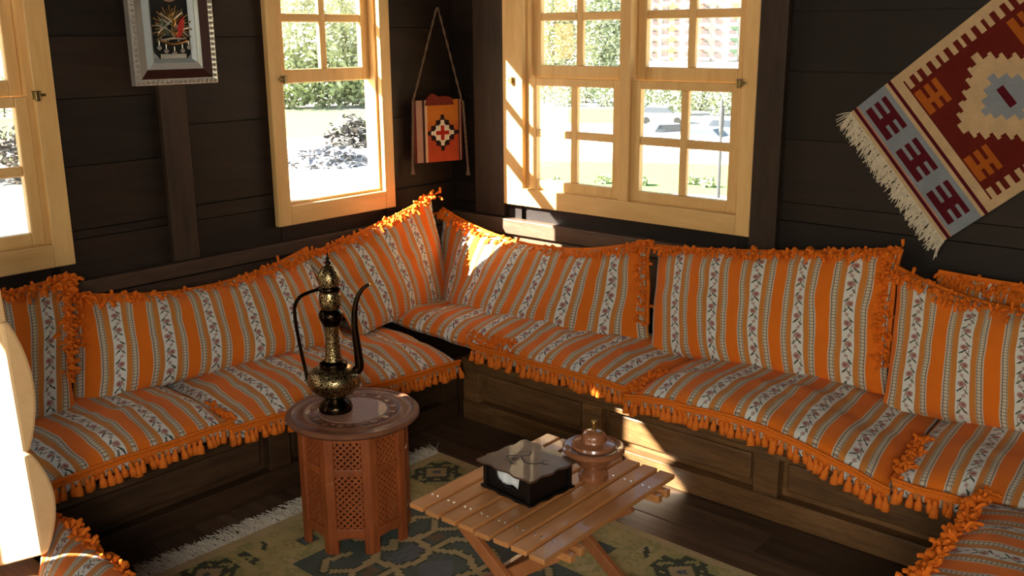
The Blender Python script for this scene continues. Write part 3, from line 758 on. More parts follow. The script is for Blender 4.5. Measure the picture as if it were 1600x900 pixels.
# front panel: low scalloped lip and cheeks leave the mouth the napkins show through
lip = [(-.083, .008), (.083, .008), (.083, .08), (.052, .08), (.043, .030), (.030, .022), (.012, .030), (-.004, .024), (-.022, .030), (-.036, .026), (-.048, .042), (-.058, .062), (-.060, .08), (-.083, .08)]
b = MB(); b.prism(lip, lambda a, c, t: BXc+bx_*a+by_*t+Z*c, -.082, -.075); b.build('front_panel', 'wenge', tb)
b = MB()
def stroke(pts, r0=.0022):
    ps = smoothpts([BXc+bx_*x_+by_*y_+Z*.0868 for x_, y_ in pts], 5); n = len(ps)
    b.tube(ps, [r0*(.5+1.1*math.sin(PI*min(1, (i+1)/(n)))) for i in range(n)], 6, flat=.35)
stroke([(-.045, .012), (-.05, .03), (-.03, .045), (-.02, .025), (-.028, .005), (-.005, -.012), (.012, -.018), (.035, -.008), (.045, .012), (.04, .03), (.052, .04)])
stroke([(-.028, .005), (-.045, -.004), (-.06, -.022), (-.05, -.034), (-.035, -.028)])
stroke([(.045, .012), (.058, .012), (.068, .022)])
stroke([(-.052, -.05), (-.03, -.044), (-.012, -.052), (.004, -.044)])
stroke([(-.028, -.008), (-.038, -.022), (-.026, -.028), (-.02, -.014)], .0032)
b.build('cutout_shade', 'black', tb, smooth=True)  # raised dark strokes; the shade inside the pierced openings is put in colour
tis = MB(); tis.uv = None
g = 14; vs = []
for j in range(g+1):
    for i in range(g+1):
        x_ = -.055+.11*i/g; y_ = -.070+.13*j/g
        vs.append(BXc+bx_*x_+by_*y_+Z*(.046+.010*noise.noise(Vector((i*.5, j*.4, 1)))+.012*(1-j/g)))
tis.add(vs, [(j*(g+1)+i, j*(g+1)+i+1, (j+1)*(g+1)+i+1, (j+1)*(g+1)+i) for j in range(g) for i in range(g)])
fl = []                                                     # the sheet that hangs forward in the mouth
for j in range(5):
    for i in range(g+1):
        x_ = -.056+.106*i/g; fl.append(BXc+bx_*(x_)+by_*(-.0715+.002*math.sin(i*1.3))+Z*(.064-.036*j/4+.003*math.sin(i*.9)*(j/4)+.006*noise.noise(Vector((i*.4, 3, 2)))))
tis.add(fl, [(j*(g+1)+i, j*(g+1)+i+1, (j+1)*(g+1)+i+1, (j+1)*(g+1)+i) for j in range(4) for i in range(g)])
nap = tis.build('paper_napkin', 'tissue', None, smooth=True, off=tuple(BXc+Z*.01)); sm = nap.modifiers.new('t', 'SOLIDIFY'); sm.thickness = .002
tag(nap, 'folded white paper napkins inside the dark wooden box', 'napkin')

# ------------------------------------------------------------------ lidded bowl
BW = Vector((-1.622, 2.215, TOP+.0005))
bo = thing('lidded_bowl', 'glossy turned wooden bowl with wide rim, domed lid and brass knob on slat table', 'bowl', BW)
b = MB(); b.lathe([(0, 0), (.043, 0), (.046, .006), (.045, .016), (.036, .024), (.030, .030), (.032, .038), (.046, .046), (.056, .056), (.062, .070), (.076, .080), (.090, .087), (.0945, .094), (.094, .101), (.088, .106), (.080, .104), (.070, .098), (.062, .096), (.05, .094), (0, .092)], BW, 56); b.build('bowl', 'bowl', bo, smooth=True)
b = MB(); b.lathe([(.0, .098), (.064, .100), (.067, .106), (.064, .113), (.052, .117), (.040, .121), (.0372, .126), (.0374, .131), (.0368, .136), (.0350, .141), (.0318, .146), (.027, .150), (.020, .153), (.011, .1552), (0, .156)], BW, 48); bl_ = b.build('lid', 'bowl', bo, smooth=True)
b = MB(); b.lathe([(.007, .154), (.0075, .158), (.0035, .162), (.0035, .167), (.0078, .172), (.0092, .177), (.0075, .183), (0, .186)], BW, 24); b.build('knob', 'brass', bl_, smooth=True, label='small brass knob')

# ------------------------------------------------------------------ woven rugs
def weave_obj(name, mat, parent, P, eu, ev, nrm, nx, ny, cell, fn, thick=.006, wav=0):
    b = MB(); b.col = []
    for j in range(ny+1):
        for i in range(nx+1):
            h = thick+(wav*noise.noise(Vector((i*.08, j*.08, 3.3))) if wav else 0)
            b.v.append(tuple(P+eu*(i*cell)+ev*(j*cell)+nrm*h))
    for j in range(ny):
        for i in range(nx):
            k = j*(nx+1)+i; b.f.append((k, k+1, k+nx+2, k+nx+1)); b.mi.append(0); b.col.append(fn(i, j))
    n0 = len(b.v); c = [P, P+eu*nx*cell, P+eu*nx*cell+ev*ny*cell, P+ev*ny*cell]
    b.v += [tuple(q+nrm*.0006) for q in c]
    b.f += [(n0+3, n0+2, n0+1, n0)]; b.mi.append(0); b.col.append((.2, .16, .1))
    for a, e, i0, i1 in ((0, 1, 0, nx), (1, 2, nx, ny*(nx+1)+nx), (2, 3, ny*(nx+1)+nx, ny*(nx+1)), (3, 0, ny*(nx+1), 0)):
        b.f.append((n0+a, n0+e, i1, i0)); b.mi.append(0); b.col.append((.3, .24, .15))
    return b.build(name, mat, parent)
def fringe(parent, p0, p1, outd, nrm, n, L_, name='fringe', droop=None):
    b = MB(); rnd = random.Random(n)
    for i in range(n):
        p = p0.lerp(p1, (i+rnd.random())/n)+nrm*.003
        dr = (outd+(p1-p0).normalized()*rnd.gauss(0, .3)).normalized(); l = L_*rnd.uniform(.65, 1.15)
        sd = (p1-p0).normalized()*rnd.gauss(0, .25)*l
        m1 = p+dr*l*.5+sd*.3+nrm*rnd.uniform(.0, .006); m2 = p+dr*l+sd+nrm*rnd.uniform(0, .004)
        if droop: m1 += droop*.1*l; m2 += droop*.5*l
        b.tube([p, m1, m2], [.0016, .0022, .0012], 4)
    o = b.build(name, 'fringe_wool', parent); o['kind'] = 'stuff'; return o

KH, KH2, GR, BL, CR, BR_ = (.47, .375, .165), (.52, .39, .20), (.085, .092, .06), (.108, .124, .10), (.44, .33, .165), (.18, .125, .075)
OL = (.36, .32, .13); GB = (.145, .145, .15)
ru0 = Vector((-2.605, 1.272, 0)); rang = math.radians(-.9)
re, rn = Vector((math.cos(rang), math.sin(rang), 0)), Vector((-math.sin(rang), math.cos(rang), 0))
CE = .0105; RNX, RNY = 184, 118
BARS = []
for sg in (1, -1):
    BARS += [(sg*.075, .0, sg*.10, .075), (sg*.10, .075, sg*.02, .12), (sg*.02, .12, sg*.0, .115), (sg*.10, .075, sg*.19, .085), (sg*.19, .085, sg*.235, .03), (sg*.235, .03, sg*.195, .0),
             (sg*.19, .085, sg*.185, .175), (sg*.185, .175, sg*.235, .215), (sg*.185, .175, sg*.14, .225), (sg*.10, .075, sg*.095, .17), (sg*.095, .17, sg*.045, .20), (sg*.28, .12, sg*.30, .19), (sg*.30, .19, sg*.255, .235), (sg*.29, .0, sg*.33, .04)]
def rug_fn(i, j):
    x, y = (i+.5)*CE, (j+.5)*CE; Wy = RNY*CE; Lx = RNX*CE
    jit = noise.noise(Vector((i*.9, j*.9, 0)))
    e = min(x, y, Wy-y, Lx-x)
    if min(x, Lx-x) < .045: return KH2
    if min(y, Wy-y) < .03: return KH2
    bx = .265
    by = .345
    inner = x > bx and x < Lx-bx and y > by and y < Wy-by
    if not inner:
        # border: latch motifs
        if y >= Wy-by or y < by:
            yy = (Wy-y if y >= Wy-by else y)-.135; px = (x-.12) % .54-.0
            cx = px if px < .27 else px-.54
            sx = ((x-.12-.27) % .54); sx = sx if sx < .27 else sx-.54
        if not (y >= Wy-by or y < by) or x < bx and abs(y-Wy/2) < Wy/2-.26:
            yy = x-.135 if x < bx else Lx-x-.135
            px = (y-.20) % .54; cx = px if px < .27 else px-.54
            sx = (y-.20-.27) % .54; sx = sx if sx < .27 else sx-.54
        a, c = abs(cx), abs(yy)
        dd = a+c
        if dd < .018: return GB
        if dd < .05: return CR
        if dd < .072: return GR
        if dd < .155 and a < .095 and c < .095:
            q = int((cx+2)/.021) % 3; q2 = int((yy+2)/.021) % 3
            if (a > c and q2 == 0) or (c >= a and q == 0): return GR
            if abs(dd-.105) < .011: return GR
            return OL
        if abs(sx) < .034 and abs(yy-.04) < .026:
            return GB if abs(sx) < .016 and abs(yy-.04) < .012 else BL
        if abs(abs(sx)-.12) < .018 and abs(yy+.03-(abs(sx)-.12)*1.2) < .012: return GR
        n1 = noise.noise(Vector((x*14, y*30, 7)))
        return KH if n1+jit*.5 < .12 else (OL if n1 < .4 else KH2)
    # field: open medallions drawn in cream bars with hooked ends, grey outlines
    fx, fy = x-bx, y-Wy/2
    md = (fx-.36) % .70; md = md if md < .35 else md-.70
    best = 9
    for (x0, y0, x1, y1) in BARS:
        dx, dy = x1-x0, y1-y0; t = max(0, min(1, ((md-x0)*dx+(abs(fy)-y0)*dy)/(dx*dx+dy*dy)))
        best = min(best, math.hypot(md-x0-dx*t, abs(fy)-y0-dy*t))
    if best < .012: return CR
    if best < .019: return GR
    A, B_ = abs(md), abs(fy)
    if A+B_ < .075: return GB
    if .10 < A < .17 and B_ < .06: return GB if jit < .2 else BL
    if .12 < A < .17 and .12 < B_ < .17: return BR_
    return BL if jit < .3 else (.11, .128, .105)
rug = thing('floor_rug', 'flat-woven khaki and blue-grey rug with latch motifs and cream fringe on floor', 'rug', ru0+re*.9+rn*.6)
weave_obj('pile', 'woven', rug, ru0, re, rn, Z, RNX, RNY, CE, rug_fn, .006)
fringe(rug, ru0+rn*.0, ru0+rn*(RNY*CE), -re, Z, 760, .095)

# wall kilim
KA = Vector((-1.432, Y0-.010, 1.322)); kl, kw = Vector((.757, 0, .653)), Vector((.653, 0, -.757)); KN = Vector((0, -1, 0))
KC = .0062; KNX, KNY = 140, 90
CRM, RED, ORG, KBL, DRD, PNK = (.46, .32, .18), (.10, .012, .008), (.33, .085, .012), (.20, .225, .255), (.075, .007, .012), (.40, .20, .13)
COMB = ["##.##.##", "##.##.##", "##.##.##", "########", "########", "##.##.##", "##.##.##", "##.##.##"]
def comb(i, j, ci, cj, su=1, sv=1.5):
    a = int((i-ci)/su+4); c = int((j-cj)/sv+4)
    return 0 <= a < 8 and 0 <= c < 8 and COMB[c][a] == '#'
def kilim_fn(i, j):
    m_ = min(i, KNX-1-i); s = m_; cj = (KNY-1)/2
    if s < 2: return CRM
    if s < 4: return DRD
    if s < 5: return PNK
    if s < 24:
        for q in (16, 45, 74):
            if comb(s, j, 14, q, 1.6, 2.3): return DRD
        return KBL
    if s < 26: return CRM
    if s < 28: return DRD
    if s < 33: return CRM
    e = min(j, KNY-1-j)
    if e < 5: return CRM
    if e < 11 and (i % 5.6) < 2.7: return CRM
    if s < 34: return RED
    ds, dw = abs(i-(KNX-1)/2), abs(j-cj)
    q = 4.6*math.floor(ds/4.6); hk = 4.2 if int(ds/2.3) % 2 == 0 else 0
    if ds < 2 and dw < 6: return DRD
    if q+1.15*max(0, dw-hk) < 11: return KBL
    if q+1.15*max(0, dw-hk) < 27: return CRM
    for (ci, cj2) in ((41, 22), (41, KNY-23), (KNX-42, 22), (KNX-42, KNY-23)):
        if comb(i, j, ci, cj2, 1.6, 1.7): return ORG
    return RED
ki = thing('wall_kilim', 'dark red wall kilim with stepped cream diamond, hung diagonally right of window', 'rug', KA+kl*.4+kw*.28)
weave_obj('weave', 'woven', ki, KA, kl, kw, KN, KNX, KNY, KC, kilim_fn, .006)
fringe(ki, KA+kw*.0, KA+kw*(KNY*KC), -kl, KN, 330, .052, droop=Vector((0, 0, -.7)))

# ------------------------------------------------------------------ woven bag
B0, B1 = Vector((-3.415, 3.195, 0)), Vector((-3.335, 3.435, 0)); bu = (B1-B0); bw = bu.length; bu.normalize()
bn = Vector((bu.y, -bu.x, 0))
if bn.x < 0: bn = -bn
bag = thing('woven_bag', 'orange woven shoulder bag with stepped diamond hanging by a cord near corner', 'bag', (B0+B1)/2+Vector((0, 0, 1.0)))
def grad(c1, c2, t): return tuple(a+(c2_-a)*t for a, c2_ in zip(c1, c2))
BNX, BNY = 40, 46
def bag_fn(i, j):
    x = i/BNX; t = j/BNY
    if x < .05 or x > .96: return (.10, .02, .014)
    if x < .16: return (.33, .19, .14)
    if x < .22: return (.045, .02, .016)
    if x < .26: return (.50, .32, .20)
    if x > .93: return (.33, .19, .14)
    if x > .90: return (.05, .02, .016)
    ds, dw = abs(i-23), abs(j-24)
    v = 1.0*(2*round(ds/2))+.9*(2*round(dw/2))
    if v < 4.5 and min(ds, dw) < 2: return (.32, .02, .012)
    if v < 8.5: return (.62, .54, .42)
    if v < 12.5: return (.02, .01, .01)
    return grad((.42, .135, .02), (.36, .055, .02), max(0, min(1, (t-.3)/.3)))
bt = B0+Vector((0, 0, 1.305))
o = weave_obj('bag_front', 'woven', bag, bt+bn*.012, bu, Vector((0, 0, -1)), bn, BNX, BNY, bw/BNX, bag_fn, .004)
b = MB(); b.obox((B0+B1)/2+Vector((0, 0, 1.165))+bn*.006, bu*bw/2, bn*.006, Z*.135); b.build('bag_back', 'wine_cloth', bag)
b = MB()
prof = [(.06, -.02), (.07, .015), (.085, .03), (.10, .035), (.13, .02), (.17, .022), (.20, .012), (.21, -.02)]
b.prism(prof, lambda a, c, t: B0+bu*a+bn*t+Vector((0, 0, 1.30+c)), .004, .022); b.build('bag_flap', 'wine_cloth', bag)
hook = Vector((-3.425, 3.375, 1.725))
def twist(pts, r_=.004):
    b = MB(); ps = [Vector(p) for p in pts]; n = 60; L1 = []
    for k in range(2):
        q = []
        for i in range(n+1):
            t = i/n*(len(ps)-1); a = min(int(t), len(ps)-2); p = ps[a].lerp(ps[a+1], t-a)
            ph = i*1.2+k*PI; q.append(p+Vector((.0032*math.cos(ph), .0032*math.sin(ph), 0)))
        b.tube(q, r_*.75, 5)
    return b
twist([B0+bn*.02+Vector((0, 0, 1.31)), hook+Vector((.012, -.004, 0)), hook+Vector((.012, .004, 0)), B1+bn*.02+Vector((0, 0, 1.295))]).build('strap', 'cord', bag, smooth=True)
for e, z0, z1 in ((B0-bu*.004, 1.31, 1.0), (B1+bu*.004, 1.295, .975)):
    dx = bu*(-.012 if e is not B1 and (e-B0).length < .05 else .022)
    sc_ = twist([e+bn*.022+Vector((0, 0, z0)), e+dx+bn*.02+Vector((0, 0, z1))], .005); sc_ = sc_.build('side_cord', 'cord', bag, smooth=True)
    b = MB(); b.lathe([(.003, .004), (.008, -.004), (.007, -.012), (.013, -.036), (.004, -.037)], e+dx+bn*.02+Vector((0, 0, z1)), 9); b.build('cord_tassel', 'cord', sc_, smooth=True)
b = MB(); b.tube([hook+Vector((-.012, 0, 0)), hook+Vector((.012, 0, -.002)), hook+Vector((.018, 0, .008))], .0025, 6); tag(b.build('wall_nail', 'dark_brass', None, off=tuple(hook)), 'small iron nail in dark wall holding the woven bag', 'nail')

# ------------------------------------------------------------------ framed emblem
FY0, FY1, FZ0, FZ1 = 1.824, 2.161, 1.430, 1.93
FX = X0+.028
fm = thing('framed_emblem', 'framed gilt emblem with rays and hanging medals on dark post, silver-edged frame', 'picture', (FX, (FY0+FY1)/2, FZ0))
def frame_ring(name, mat, i0, i1, d0, d1, bev=.003):
    b = MB()
    a0, a1, c0, c1 = FY0+i0, FY1-i0, FZ0+i0, FZ1-i0; e0, e1, g0, g1 = FY0+i1, FY1-i1, FZ0+i1, FZ1-i1
    def P_(y_, z_, x_): return (FX+x_, y_, z_)
    o_ = [(a0, c0), (a1, c0), (a1, c1), (a0, c1)]; n_ = [(e0, g0), (e1, g0), (e1, g1), (e0, g1)]
    for k in range(4):
        k2 = (k+1) % 4
        b.add([P_(*o_[k], 0), P_(*o_[k2], 0), P_(*n_[k2], 0), P_(*n_[k], 0), P_(*o_[k], d0), P_(*o_[k2], d0), P_(*n_[k2], d1), P_(*n_[k], d1)],
              [(4, 5, 6, 7), (0, 3, 2, 1), (0, 1, 5, 4), (2, 3, 7, 6), (1, 2, 6, 5), (3, 0, 4, 7)])
    return b.build(name, mat, fm)
frame_ring('outer_moulding', 'silver', 0, .022, .030, .034)
frame_ring('frame_moulding', 'maroon', .022, .055, .034, .022)
frame_ring('inner_moulding', 'silver_blue', .055, .078, .022, .030)
frame_ring('slip', 'silver_blue', .078, .093, .026, .012)
b = MB()
for k in range(26):                                           # beaded outer edge
    z_ = FZ0+.01+k*(FZ1-FZ0-.02)/25
    for y_ in (FY0+.011, FY1-.011): b.lathe([(0, -.007), (.006, -.0045), (.0085, 0), (.006, .0045), (0, .007)], (FX+.034, y_, z_), 6)
for k in range(1, 17):
    y_ = FY0+.011+k*(FY1-FY0-.022)/17; b.lathe([(0, -.007), (.006, -.0045), (.0085, 0), (.006, .0045), (0, .007)], (FX+.034, y_, FZ0+.011), 6)
b.build('bead_edge', 'silver', fm, smooth=True)
b = MB(); b.box(FX, FX+.010, FY0+.085, FY1-.085, FZ0+.085, FZ1-.085); b.build('mat_board', 'mat_black', fm)
MY = (FY0+FY1)/2+.002; MX = FX+.012
def fp(y_, z_, x_=0): return Vector((MX+x_, MY+y_, FZ0+z_))
b = MB(); b.box(MX-.002, MX+.002, MY-.052, MY+.052, FZ0+.094, FZ0+.110); b.build('name_plate', 'silver', fm)
b = MB(); b.prism([(-.083, .094), (-.058, .094), (-.083, .122)], lambda a, c, t: fp(a, c, t), -.002, .001); b.prism([(.083, .094), (.058, .094), (.083, .122)], lambda a, c, t: fp(a, c, t), -.002, .001); b.build('mat_corner', 'silver_blue', fm)
EC = .205                                                       # emblem centre height above the frame foot
b = MB()
for k in range(26):
    a = math.radians(-35+250*k/25); r0, r1 = .030, .066+.012*(k % 2)
    b.bar(fp(math.cos(a)*r0, EC+math.sin(a)*r0, .004), fp(math.cos(a)*r1, EC+math.sin(a)*r1, .005), .0042, .004, (1, 0, 0))
    c = fp(math.cos(a)*r1, EC+math.sin(a)*r1, .006); b.lathe([(0, -.005), (.0042, 0), (0, .005)], c, 6)
b.build('sunburst', 'gold', fm)
b = MB()
for a, e in (((-.06, -.02), (.045, .055)), ((.06, -.03), (-.045, .05)), ((-.065, .01), (.0, -.02)), ((-.05, -.045), (.05, -.04)), ((-.05, .03), (-.01, .01)), ((.02, -.02), (.065, .0))):
    b.tube([fp(a[0], EC+a[1], .008), fp((a[0]+e[0])/2, EC+(a[1]+e[1])/2+.004, .010), fp(e[0], EC+e[1], .008)], [.003, .004, .0025], 6)
for k in range(40):
    q = random.Random(k); y_, z_ = q.uniform(-.058, .058), q.uniform(-.055, .02)
    c = fp(y_, EC+z_, .008); b.lathe([(0, -.005), (q.uniform(.003, .006), 0), (0, .005)], c, 6)
b.build('trophy_arms', 'silver', fm)
b = MB(); b.prism([(.010, -.035), (.018, .0), (.030, .022), (.046, .040), (.048, .015), (.040, -.012), (.030, -.034)], lambda a, c, t: fp(a, EC+c, t), .008, .014); b.build('red_banner', 'red_enamel', fm, bevel=.001)
b = MB(); b.prism([(-.012, -.03), (-.020, .002), (-.034, .022), (-.046, .034), (-.044, .008), (-.036, -.016), (-.026, -.03)], lambda a, c, t: fp(a, EC+c, t), .006, .012); b.build('green_banner', 'green_enamel', fm, bevel=.001)
b = MB(); b.lathe([(0, -.0), (.006, .0)], fp(0, EC+.048, .012), 8)
for k in range(7):
    b.lathe([(0, -.012), (.006, -.006), (.0085, 0), (.006, .006), (0, .010)], fp(.006*math.sin(k), EC+.008+.007*k, .014-.0006*k), 8)
b.lathe([(0, -.014), (.011, -.008), (.015, 0), (.011, .009), (0, .014)], fp(.002, EC-.018, .015), 12)
b.build('shield', 'gold', fm, smooth=True)
b = MB(); pts = [fp(-.055+.11*i/14, EC-.046-.012*math.sin(PI*i/14), .008) for i in range(15)]; b.tube(pts, .0045, 6); b.build('garland', 'gold', fm)
for q, dz in ((-.06, 0), (-.033, -.012), (0, -.02), (.033, -.012), (.06, 0)):
    b = MB(); c = fp(q, EC-.072+dz, .010)
    b.tube([c+Vector((0, 0, .024)), c], .0018, 5); b.lathe([(0, -.009), (.006, -.006), (.0092, 0), (.006, .006), (0, .009)], c, 10); b.build('medal', 'silver', fm, smooth=True)
b = MB()
b.prism([(.040*math.cos(2*PI*i/32), .040*math.sin(2*PI*i/32)) for i in range(32)], lambda a, c, t: fp(a, .335+c, t), -.002, .004)
b.build('medallion', 'inlay', fm, bevel=.002)

# ------------------------------------------------------------------ outdoors
GZ = -6.0
SCL = 2.92
M['sand'] = plain('pale_dry_ground', (.50, .46, .40), .95, 0, .1, .15, .6)
M['grass'] = plain('sunlit_grass', (.17, .25, .085), .95, 0, .1, .3, 2)
M['far_hill'] = plain('scrub_hill', (.13, .16, .075), .95, 0, .1, .4, .5)
M['leaf'] = plain('leaf_green', (.34, .36, .23), .8, 0, .1, .35, 3)
M['leaf_dark'] = plain('leaf_dark_green', (.27, .31, .20), .8, 0, .1, .4, 3)
M['rock'] = plain('grey_rubble', (.30, .30, .32), .9, 0, .2, .45, 4)
M['rock_dark'] = plain('dark_rubble', (.15, .14, .13), .9, 0, .2, .45, 4)
M['rock_brown'] = plain('brown_rubble', (.22, .18, .15), .9, 0, .2, .45, 4)
M['rock_dark'] = plain('dark_rubble', (.15, .14, .13), .9, 0, .2, .45, 4)
M['rock_brown'] = plain('brown_rubble', (.22, .18, .15), .9, 0, .2, .45, 4)
M['render_white'] = plain('white_render', (.42, .40, .38), .9)
M['render_red'] = plain('red_render', (.30, .10, .085), .9)
M['render_yellow'] = plain('yellow_render', (.46, .36, .17), .9)
M['render_green'] = plain('green_render', (.16, .28, .19), .9)
M['pane_far'] = plain('far_window_pane', (.11, .085, .09), .3)
M['car_white'] = plain('white_car_paint', (.62, .64, .68), .3)
M['car_blue'] = plain('blue_car_paint', (.14, .20, .30), .3)
M['car_glass'] = plain('car_glass', (.06, .07, .09), .15)
M['tyre'] = plain('tyre_rubber', (.02, .02, .02), .9)
M['pole_grey'] = plain('grey_pole_paint', (.04, .04, .045), .5)
M['bark'] = plain('bark', (.10, .075, .05), .95)

DV = lambda az: Vector((math.sin(az), math.cos(az), 0))
def gp(px, dist, z=GZ):
    """point on the ground: azimuth from the picture column, at a distance"""
    az = YAW+math.atan((px-800)/1535.26); v = DV(az)*dist*SCL; return Vector((v.x, v.y, z))
b = MB(); b.add([(-700, -100, GZ), (150, -100, GZ), (150, 700, GZ), (-700, 700, GZ)], [(0, 1, 2, 3)]); tag(b.build('ground', 'sand', None), 'pale bright dry ground outside the windows', 'ground')['kind'] = 'structure'
def strip(name, pts, mat, lab, h=.02):
    b = MB(); n = len(pts); b.add([(p.x, p.y, GZ+h) for p in pts], [tuple(range(n))]); o = b.build(name, mat, None, kind='stuff'); tag(o, lab, 'grass'); return o
strip('grass_verge', [gp(805, 17), gp(1200, 16.5), gp(1200, 20.5), gp(805, 21)], 'grass', 'thin green grass strip in front of the parked cars')
strip('grass_field', [gp(380, 27), gp(640, 27), gp(640, 36), gp(380, 38)], 'grass', 'sunny grass field behind the rubble heaps')
strip('grass_field', [gp(-60, 24), gp(140, 24), gp(140, 36), gp(-60, 38)], 'grass', 'grass outside the leftmost window')
strip('grass_field', [gp(805, 30), gp(985, 30), gp(985, 36), gp(805, 36)], 'grass', 'grass below the hedge behind the left half of double window')

def foliage(b, c, rx, ry, rz, n, leaf, rnd):
    for i in range(n):
        while True:
            v = Vector((rnd.uniform(-1, 1), rnd.uniform(-1, 1), rnd.uniform(-1, 1)))
            if .35 < v.length < 1: break
        lump = .78+.35*noise.noise(v*2.2+c)
        p = c+Vector((v.x*rx, v.y*ry, v.z*rz))*lump
        a = Vector((rnd.gauss(0, 1), rnd.gauss(0, 1), rnd.gauss(0, 1))).normalized(); e = a.orthogonal().normalized(); s = leaf*rnd.uniform(.6, 1.3)
        b.add([p-a*s, p-e*s*.6, p+a*s, p+e*s*.6], [(0, 1, 2, 3)], 0)
def bush(px, dist, wd, ht, lab, mat='leaf', grp='shrubs of the hedge', name='bush', n=650, leaf=.16):
    c = gp(px, dist); root = thing(name, lab, 'bush' if ht < 5 else 'tree', c, grp); rnd = random.Random(int(px*7+dist))
    b = MB(); foliage(b, c+Vector((0, 0, ht*.43)), wd/2, wd/2, ht*.6, n, leaf, rnd); b.build('foliage', mat, root)
    b = MB(); b.tube([c, c+Vector((.05, 0, ht*.5))], [.06+.01*ht, .03], 6); b.build('stem', 'bark', root)
ORD = ('first', 'second', 'third', 'fourth', 'fifth', 'sixth', 'seventh', 'eighth')
for k, px in enumerate((-50, 20, 90)):
    bush(px, 38, 6.5, 5.5, '%s leafy shrub from left outside the leftmost window' % ORD[k])
for k, px in enumerate((452, 486, 520, 554, 588)):
    bush(px, 38+4*(k % 2), 10, 8.5+1.6*(k % 3), 'scrub bush behind second window, %s from left' % ORD[k], n=3000, leaf=.3)
for k, px in enumerate((822, 852, 884, 916, 948)):
    bush(px, 37+2*(k % 2), 4.3, 3.9, 'hedge shrub seen in left half of the double window, %s from left' % ORD[k], 'leaf_dark', leaf=.2)
for k, px in enumerate((998, 1030, 1062, 1094, 1126, 1158)):
    bush(px, 33+2*(k % 2), 4.0, 4.6, 'hedge shrub seen in right half of the double window, %s from left' % ORD[k], 'leaf_dark', leaf=.2)
bush(868, 56, 9.5, 19, 'tall broad leafy tree in front of the red block', 'leaf', 'trees outside', 'tree', 3600, .36)
bush(938, 52, 9.0, 17.5, 'tall darker tree right of the first tree, left half of double window', 'leaf_dark', 'trees outside', 'tree', 3600, .36)
bush(480, 60, 10, 24, 'pale hillside tree at the left of the second window', 'leaf', 'trees outside', 'tree', 1800, .42)
bush(548, 62, 9, 19, 'pale hillside tree at the right of the second window', 'leaf', 'trees outside', 'tree', 1500, .42)
def heap(px, dist, wd, dp, ht, n, lab, mat='rock'):
    b = MB(); rnd = random.Random(int(px)); c = gp(px, dist); e = DV(YAW+PI/2); f = DV(YAW)
    for i in range(n):
        while True:
            a, q = rnd.uniform(-1, 1), rnd.uniform(-1, 1)
            if a*a+q*q < 1: break
        hh = ht*(1-a*a-q*q)*rnd.uniform(.4, 1.0)
        p = c+e*a*wd/2+f*q*dp/2+Vector((0, 0, hh)); s = rnd.uniform(.10, .38)
        vs = [p+Vector((rnd.gauss(0, .8), rnd.gauss(0, .8), rnd.gauss(0, .5)))*s for _ in range(6)]
        b.add(vs, [(0, 1, 2), (0, 2, 3), (0, 3, 4), (0, 4, 1), (5, 2, 1), (5, 3, 2), (5, 4, 3), (5, 1, 4)])
    o = b.build('rubble_heap', mat, None, kind='stuff'); tag(o, lab, 'rubble', 'heaps of rubble')
heap(512, 21.0, 5.6, 5.0, 1.1, 330, 'low grey rubble heap in the lower part of second window')
heap(553, 24.5, 3.9, 4.0, 2.3, 260, 'taller dark rubble heap further back in the second window', 'rock_dark')
heap(8, 21, 6.0, 5, 3.4, 420, 'brown grey rubble heap outside the leftmost window', 'rock_brown')
def block(px, dist, wd, ht, floors, cols, wallm, lab, accents=()):
    c = gp(px, dist); root = thing('apartment_block', lab, 'building', c, None)
    az = YAW+math.atan((px-800)/1535.26); f = DV(az); e = Vector((f.y, -f.x, 0))
    b = MB(); b.obox(c+f*6+Vector((0, 0, ht/2)), e*wd/2, f*6, Z*ht/2); b.build('wall', wallm, root)
    fh = ht/floors; cw = wd/cols
    for a0, a1, mt in accents:
        b = MB(); b.obox(c+e*((a0+a1)/2-.5)*wd-f*.2+Vector((0, 0, ht/2)), e*(a1-a0)*wd/2, f*.2, Z*ht/2); b.build('colour_bay', mt, root)
    def mesh(nm, hx, hy, hz, mt):
        mb = MB(); mb.obox((0, 0, 0), e*hx, f*hy, Z*hz)
        me = bpy.data.meshes.new(nm); me.from_pydata([tuple(p) for p in mb.v], [], mb.f); me.materials.append(M[mt]); return me
    wme, bme = mesh('window', cw*.24, .05, fh*.26, 'pane_far'), mesh('balcony', cw*.40, .6, fh*.15, wallm)
    for k in range(floors):
        for q in range(cols):
            p = c+e*((q+.5)*cw-wd/2)+Vector((0, 0, (k+.55)*fh))
            wi = inst('window', wme, root, p-f*.43)
            if q % 2 == 0: inst('balcony', bme, root, p-f*.62-Vector((0, 0, fh*.3)))
block(835, 108, 13.5, 66, 22, 4, 'render_white', 'white apartment block with red bay behind the trees', ((.55, 1, 'render_red'),))
block(928, 118, 15, 66, 22, 5, 'render_white', 'pale apartment block behind the darker tree', ((.45, .6, 'render_yellow'),))
block(1036, 100, 15, 66, 22, 5, 'render_white', 'white apartment block with yellow bays in the right half of window', ((.3, .42, 'render_yellow'), (.55, .72, 'render_yellow')))
block(1126, 96, 14.5, 66, 22, 4, 'render_white', 'white apartment block with a green strip at window right', ((.60, .72, 'render_green'), (.0, .10, 'render_red')))
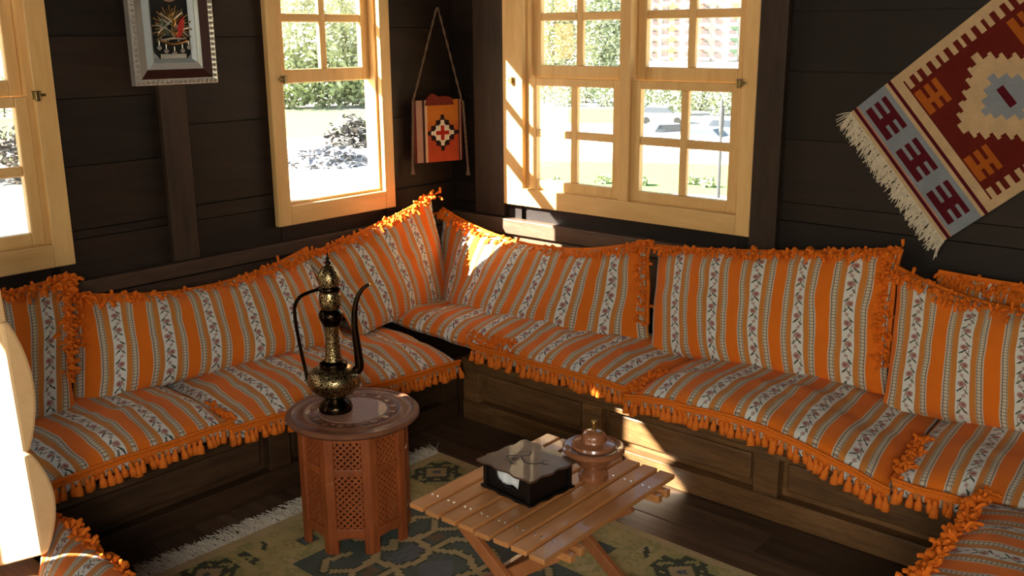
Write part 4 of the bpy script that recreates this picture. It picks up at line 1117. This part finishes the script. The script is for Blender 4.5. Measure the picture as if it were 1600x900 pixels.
def car(px, dist, rot, mat, lab):
    c = gp(px, dist); root = thing('parked_car', lab, 'car', c, 'parked cars')
    f = DV(YAW+rot); e = Vector((f.y, -f.x, 0))
    body = [(-2.1, .28), (2.1, .28), (2.15, .62), (1.9, .82), (1.0, .92), (-1.9, .95), (-2.12, .7)]
    top = [(-1.75, .93), (1.05, .91), (.45, 1.42), (-1.35, 1.45)]
    P_ = lambda a, z_, t: c+f*a+e*t+Vector((0, 0, z_))
    b = MB(); b.prism(body, P_, -.82, .82); b.build('car_body', mat, root, bevel=.05)
    b = MB(); b.prism(top, P_, -.72, .72); b.build('car_cabin', 'car_glass', root, bevel=.04)
    b = MB(); b.prism([(-1.36, 1.42), (.46, 1.40), (.4, 1.47), (-1.3, 1.50)], P_, -.70, .70); b.build('car_roof', mat, root)
    for a in (-1.3, 1.35):
        for t in (-.84, .66):
            b = MB(); b.prism([(a+.31*math.cos(2*PI*i/14), .31+.31*math.sin(2*PI*i/14)) for i in range(14)], P_, t, t+.18); b.build('wheel', 'tyre', root)
car(1045, 24.3, 1.1, 'car_white', 'nearest white car in right half of the double window')
car(1034, 30, 1.8, 'car_white', 'white car parked furthest back, left of lamp post')
car(1142, 25.6, 1.9, 'car_blue', 'blue car partly behind the lamp post')
car(1110, 23.2, 2.2, 'car_white', 'low white car cut by the window bar, left of lamp post')
lp = gp(1126, 16.2); pl = thing('lamp_post', 'thin dark lamp post outside the right half of double window', 'lamp post', lp)
b = MB(); b.tube([lp, lp+Vector((0, 0, 2.5)), lp+Vector((0, 0, 4.6))], [.09, .07, .06], 8); b.build('pole', 'pole_grey', pl)
b = MB(); b.lathe([(.06, 0), (.11, .15), (.13, 1.0), (.10, 1.25), (0, 1.3)], lp+Vector((0, 0, 3.0)), 10); b.build('lantern', 'pole_grey', pl)
for k, (px, dd) in enumerate(((868, 17.3), (945, 17.6), (1005, 17.4), (1085, 17.6), (1108, 17.3))):
    bush(px, dd, 1.0, .55, 'small weed clump on grass verge, %s from left' % ORD[k], 'leaf', 'weeds on the verge', 'weed_clump', 90, .12)
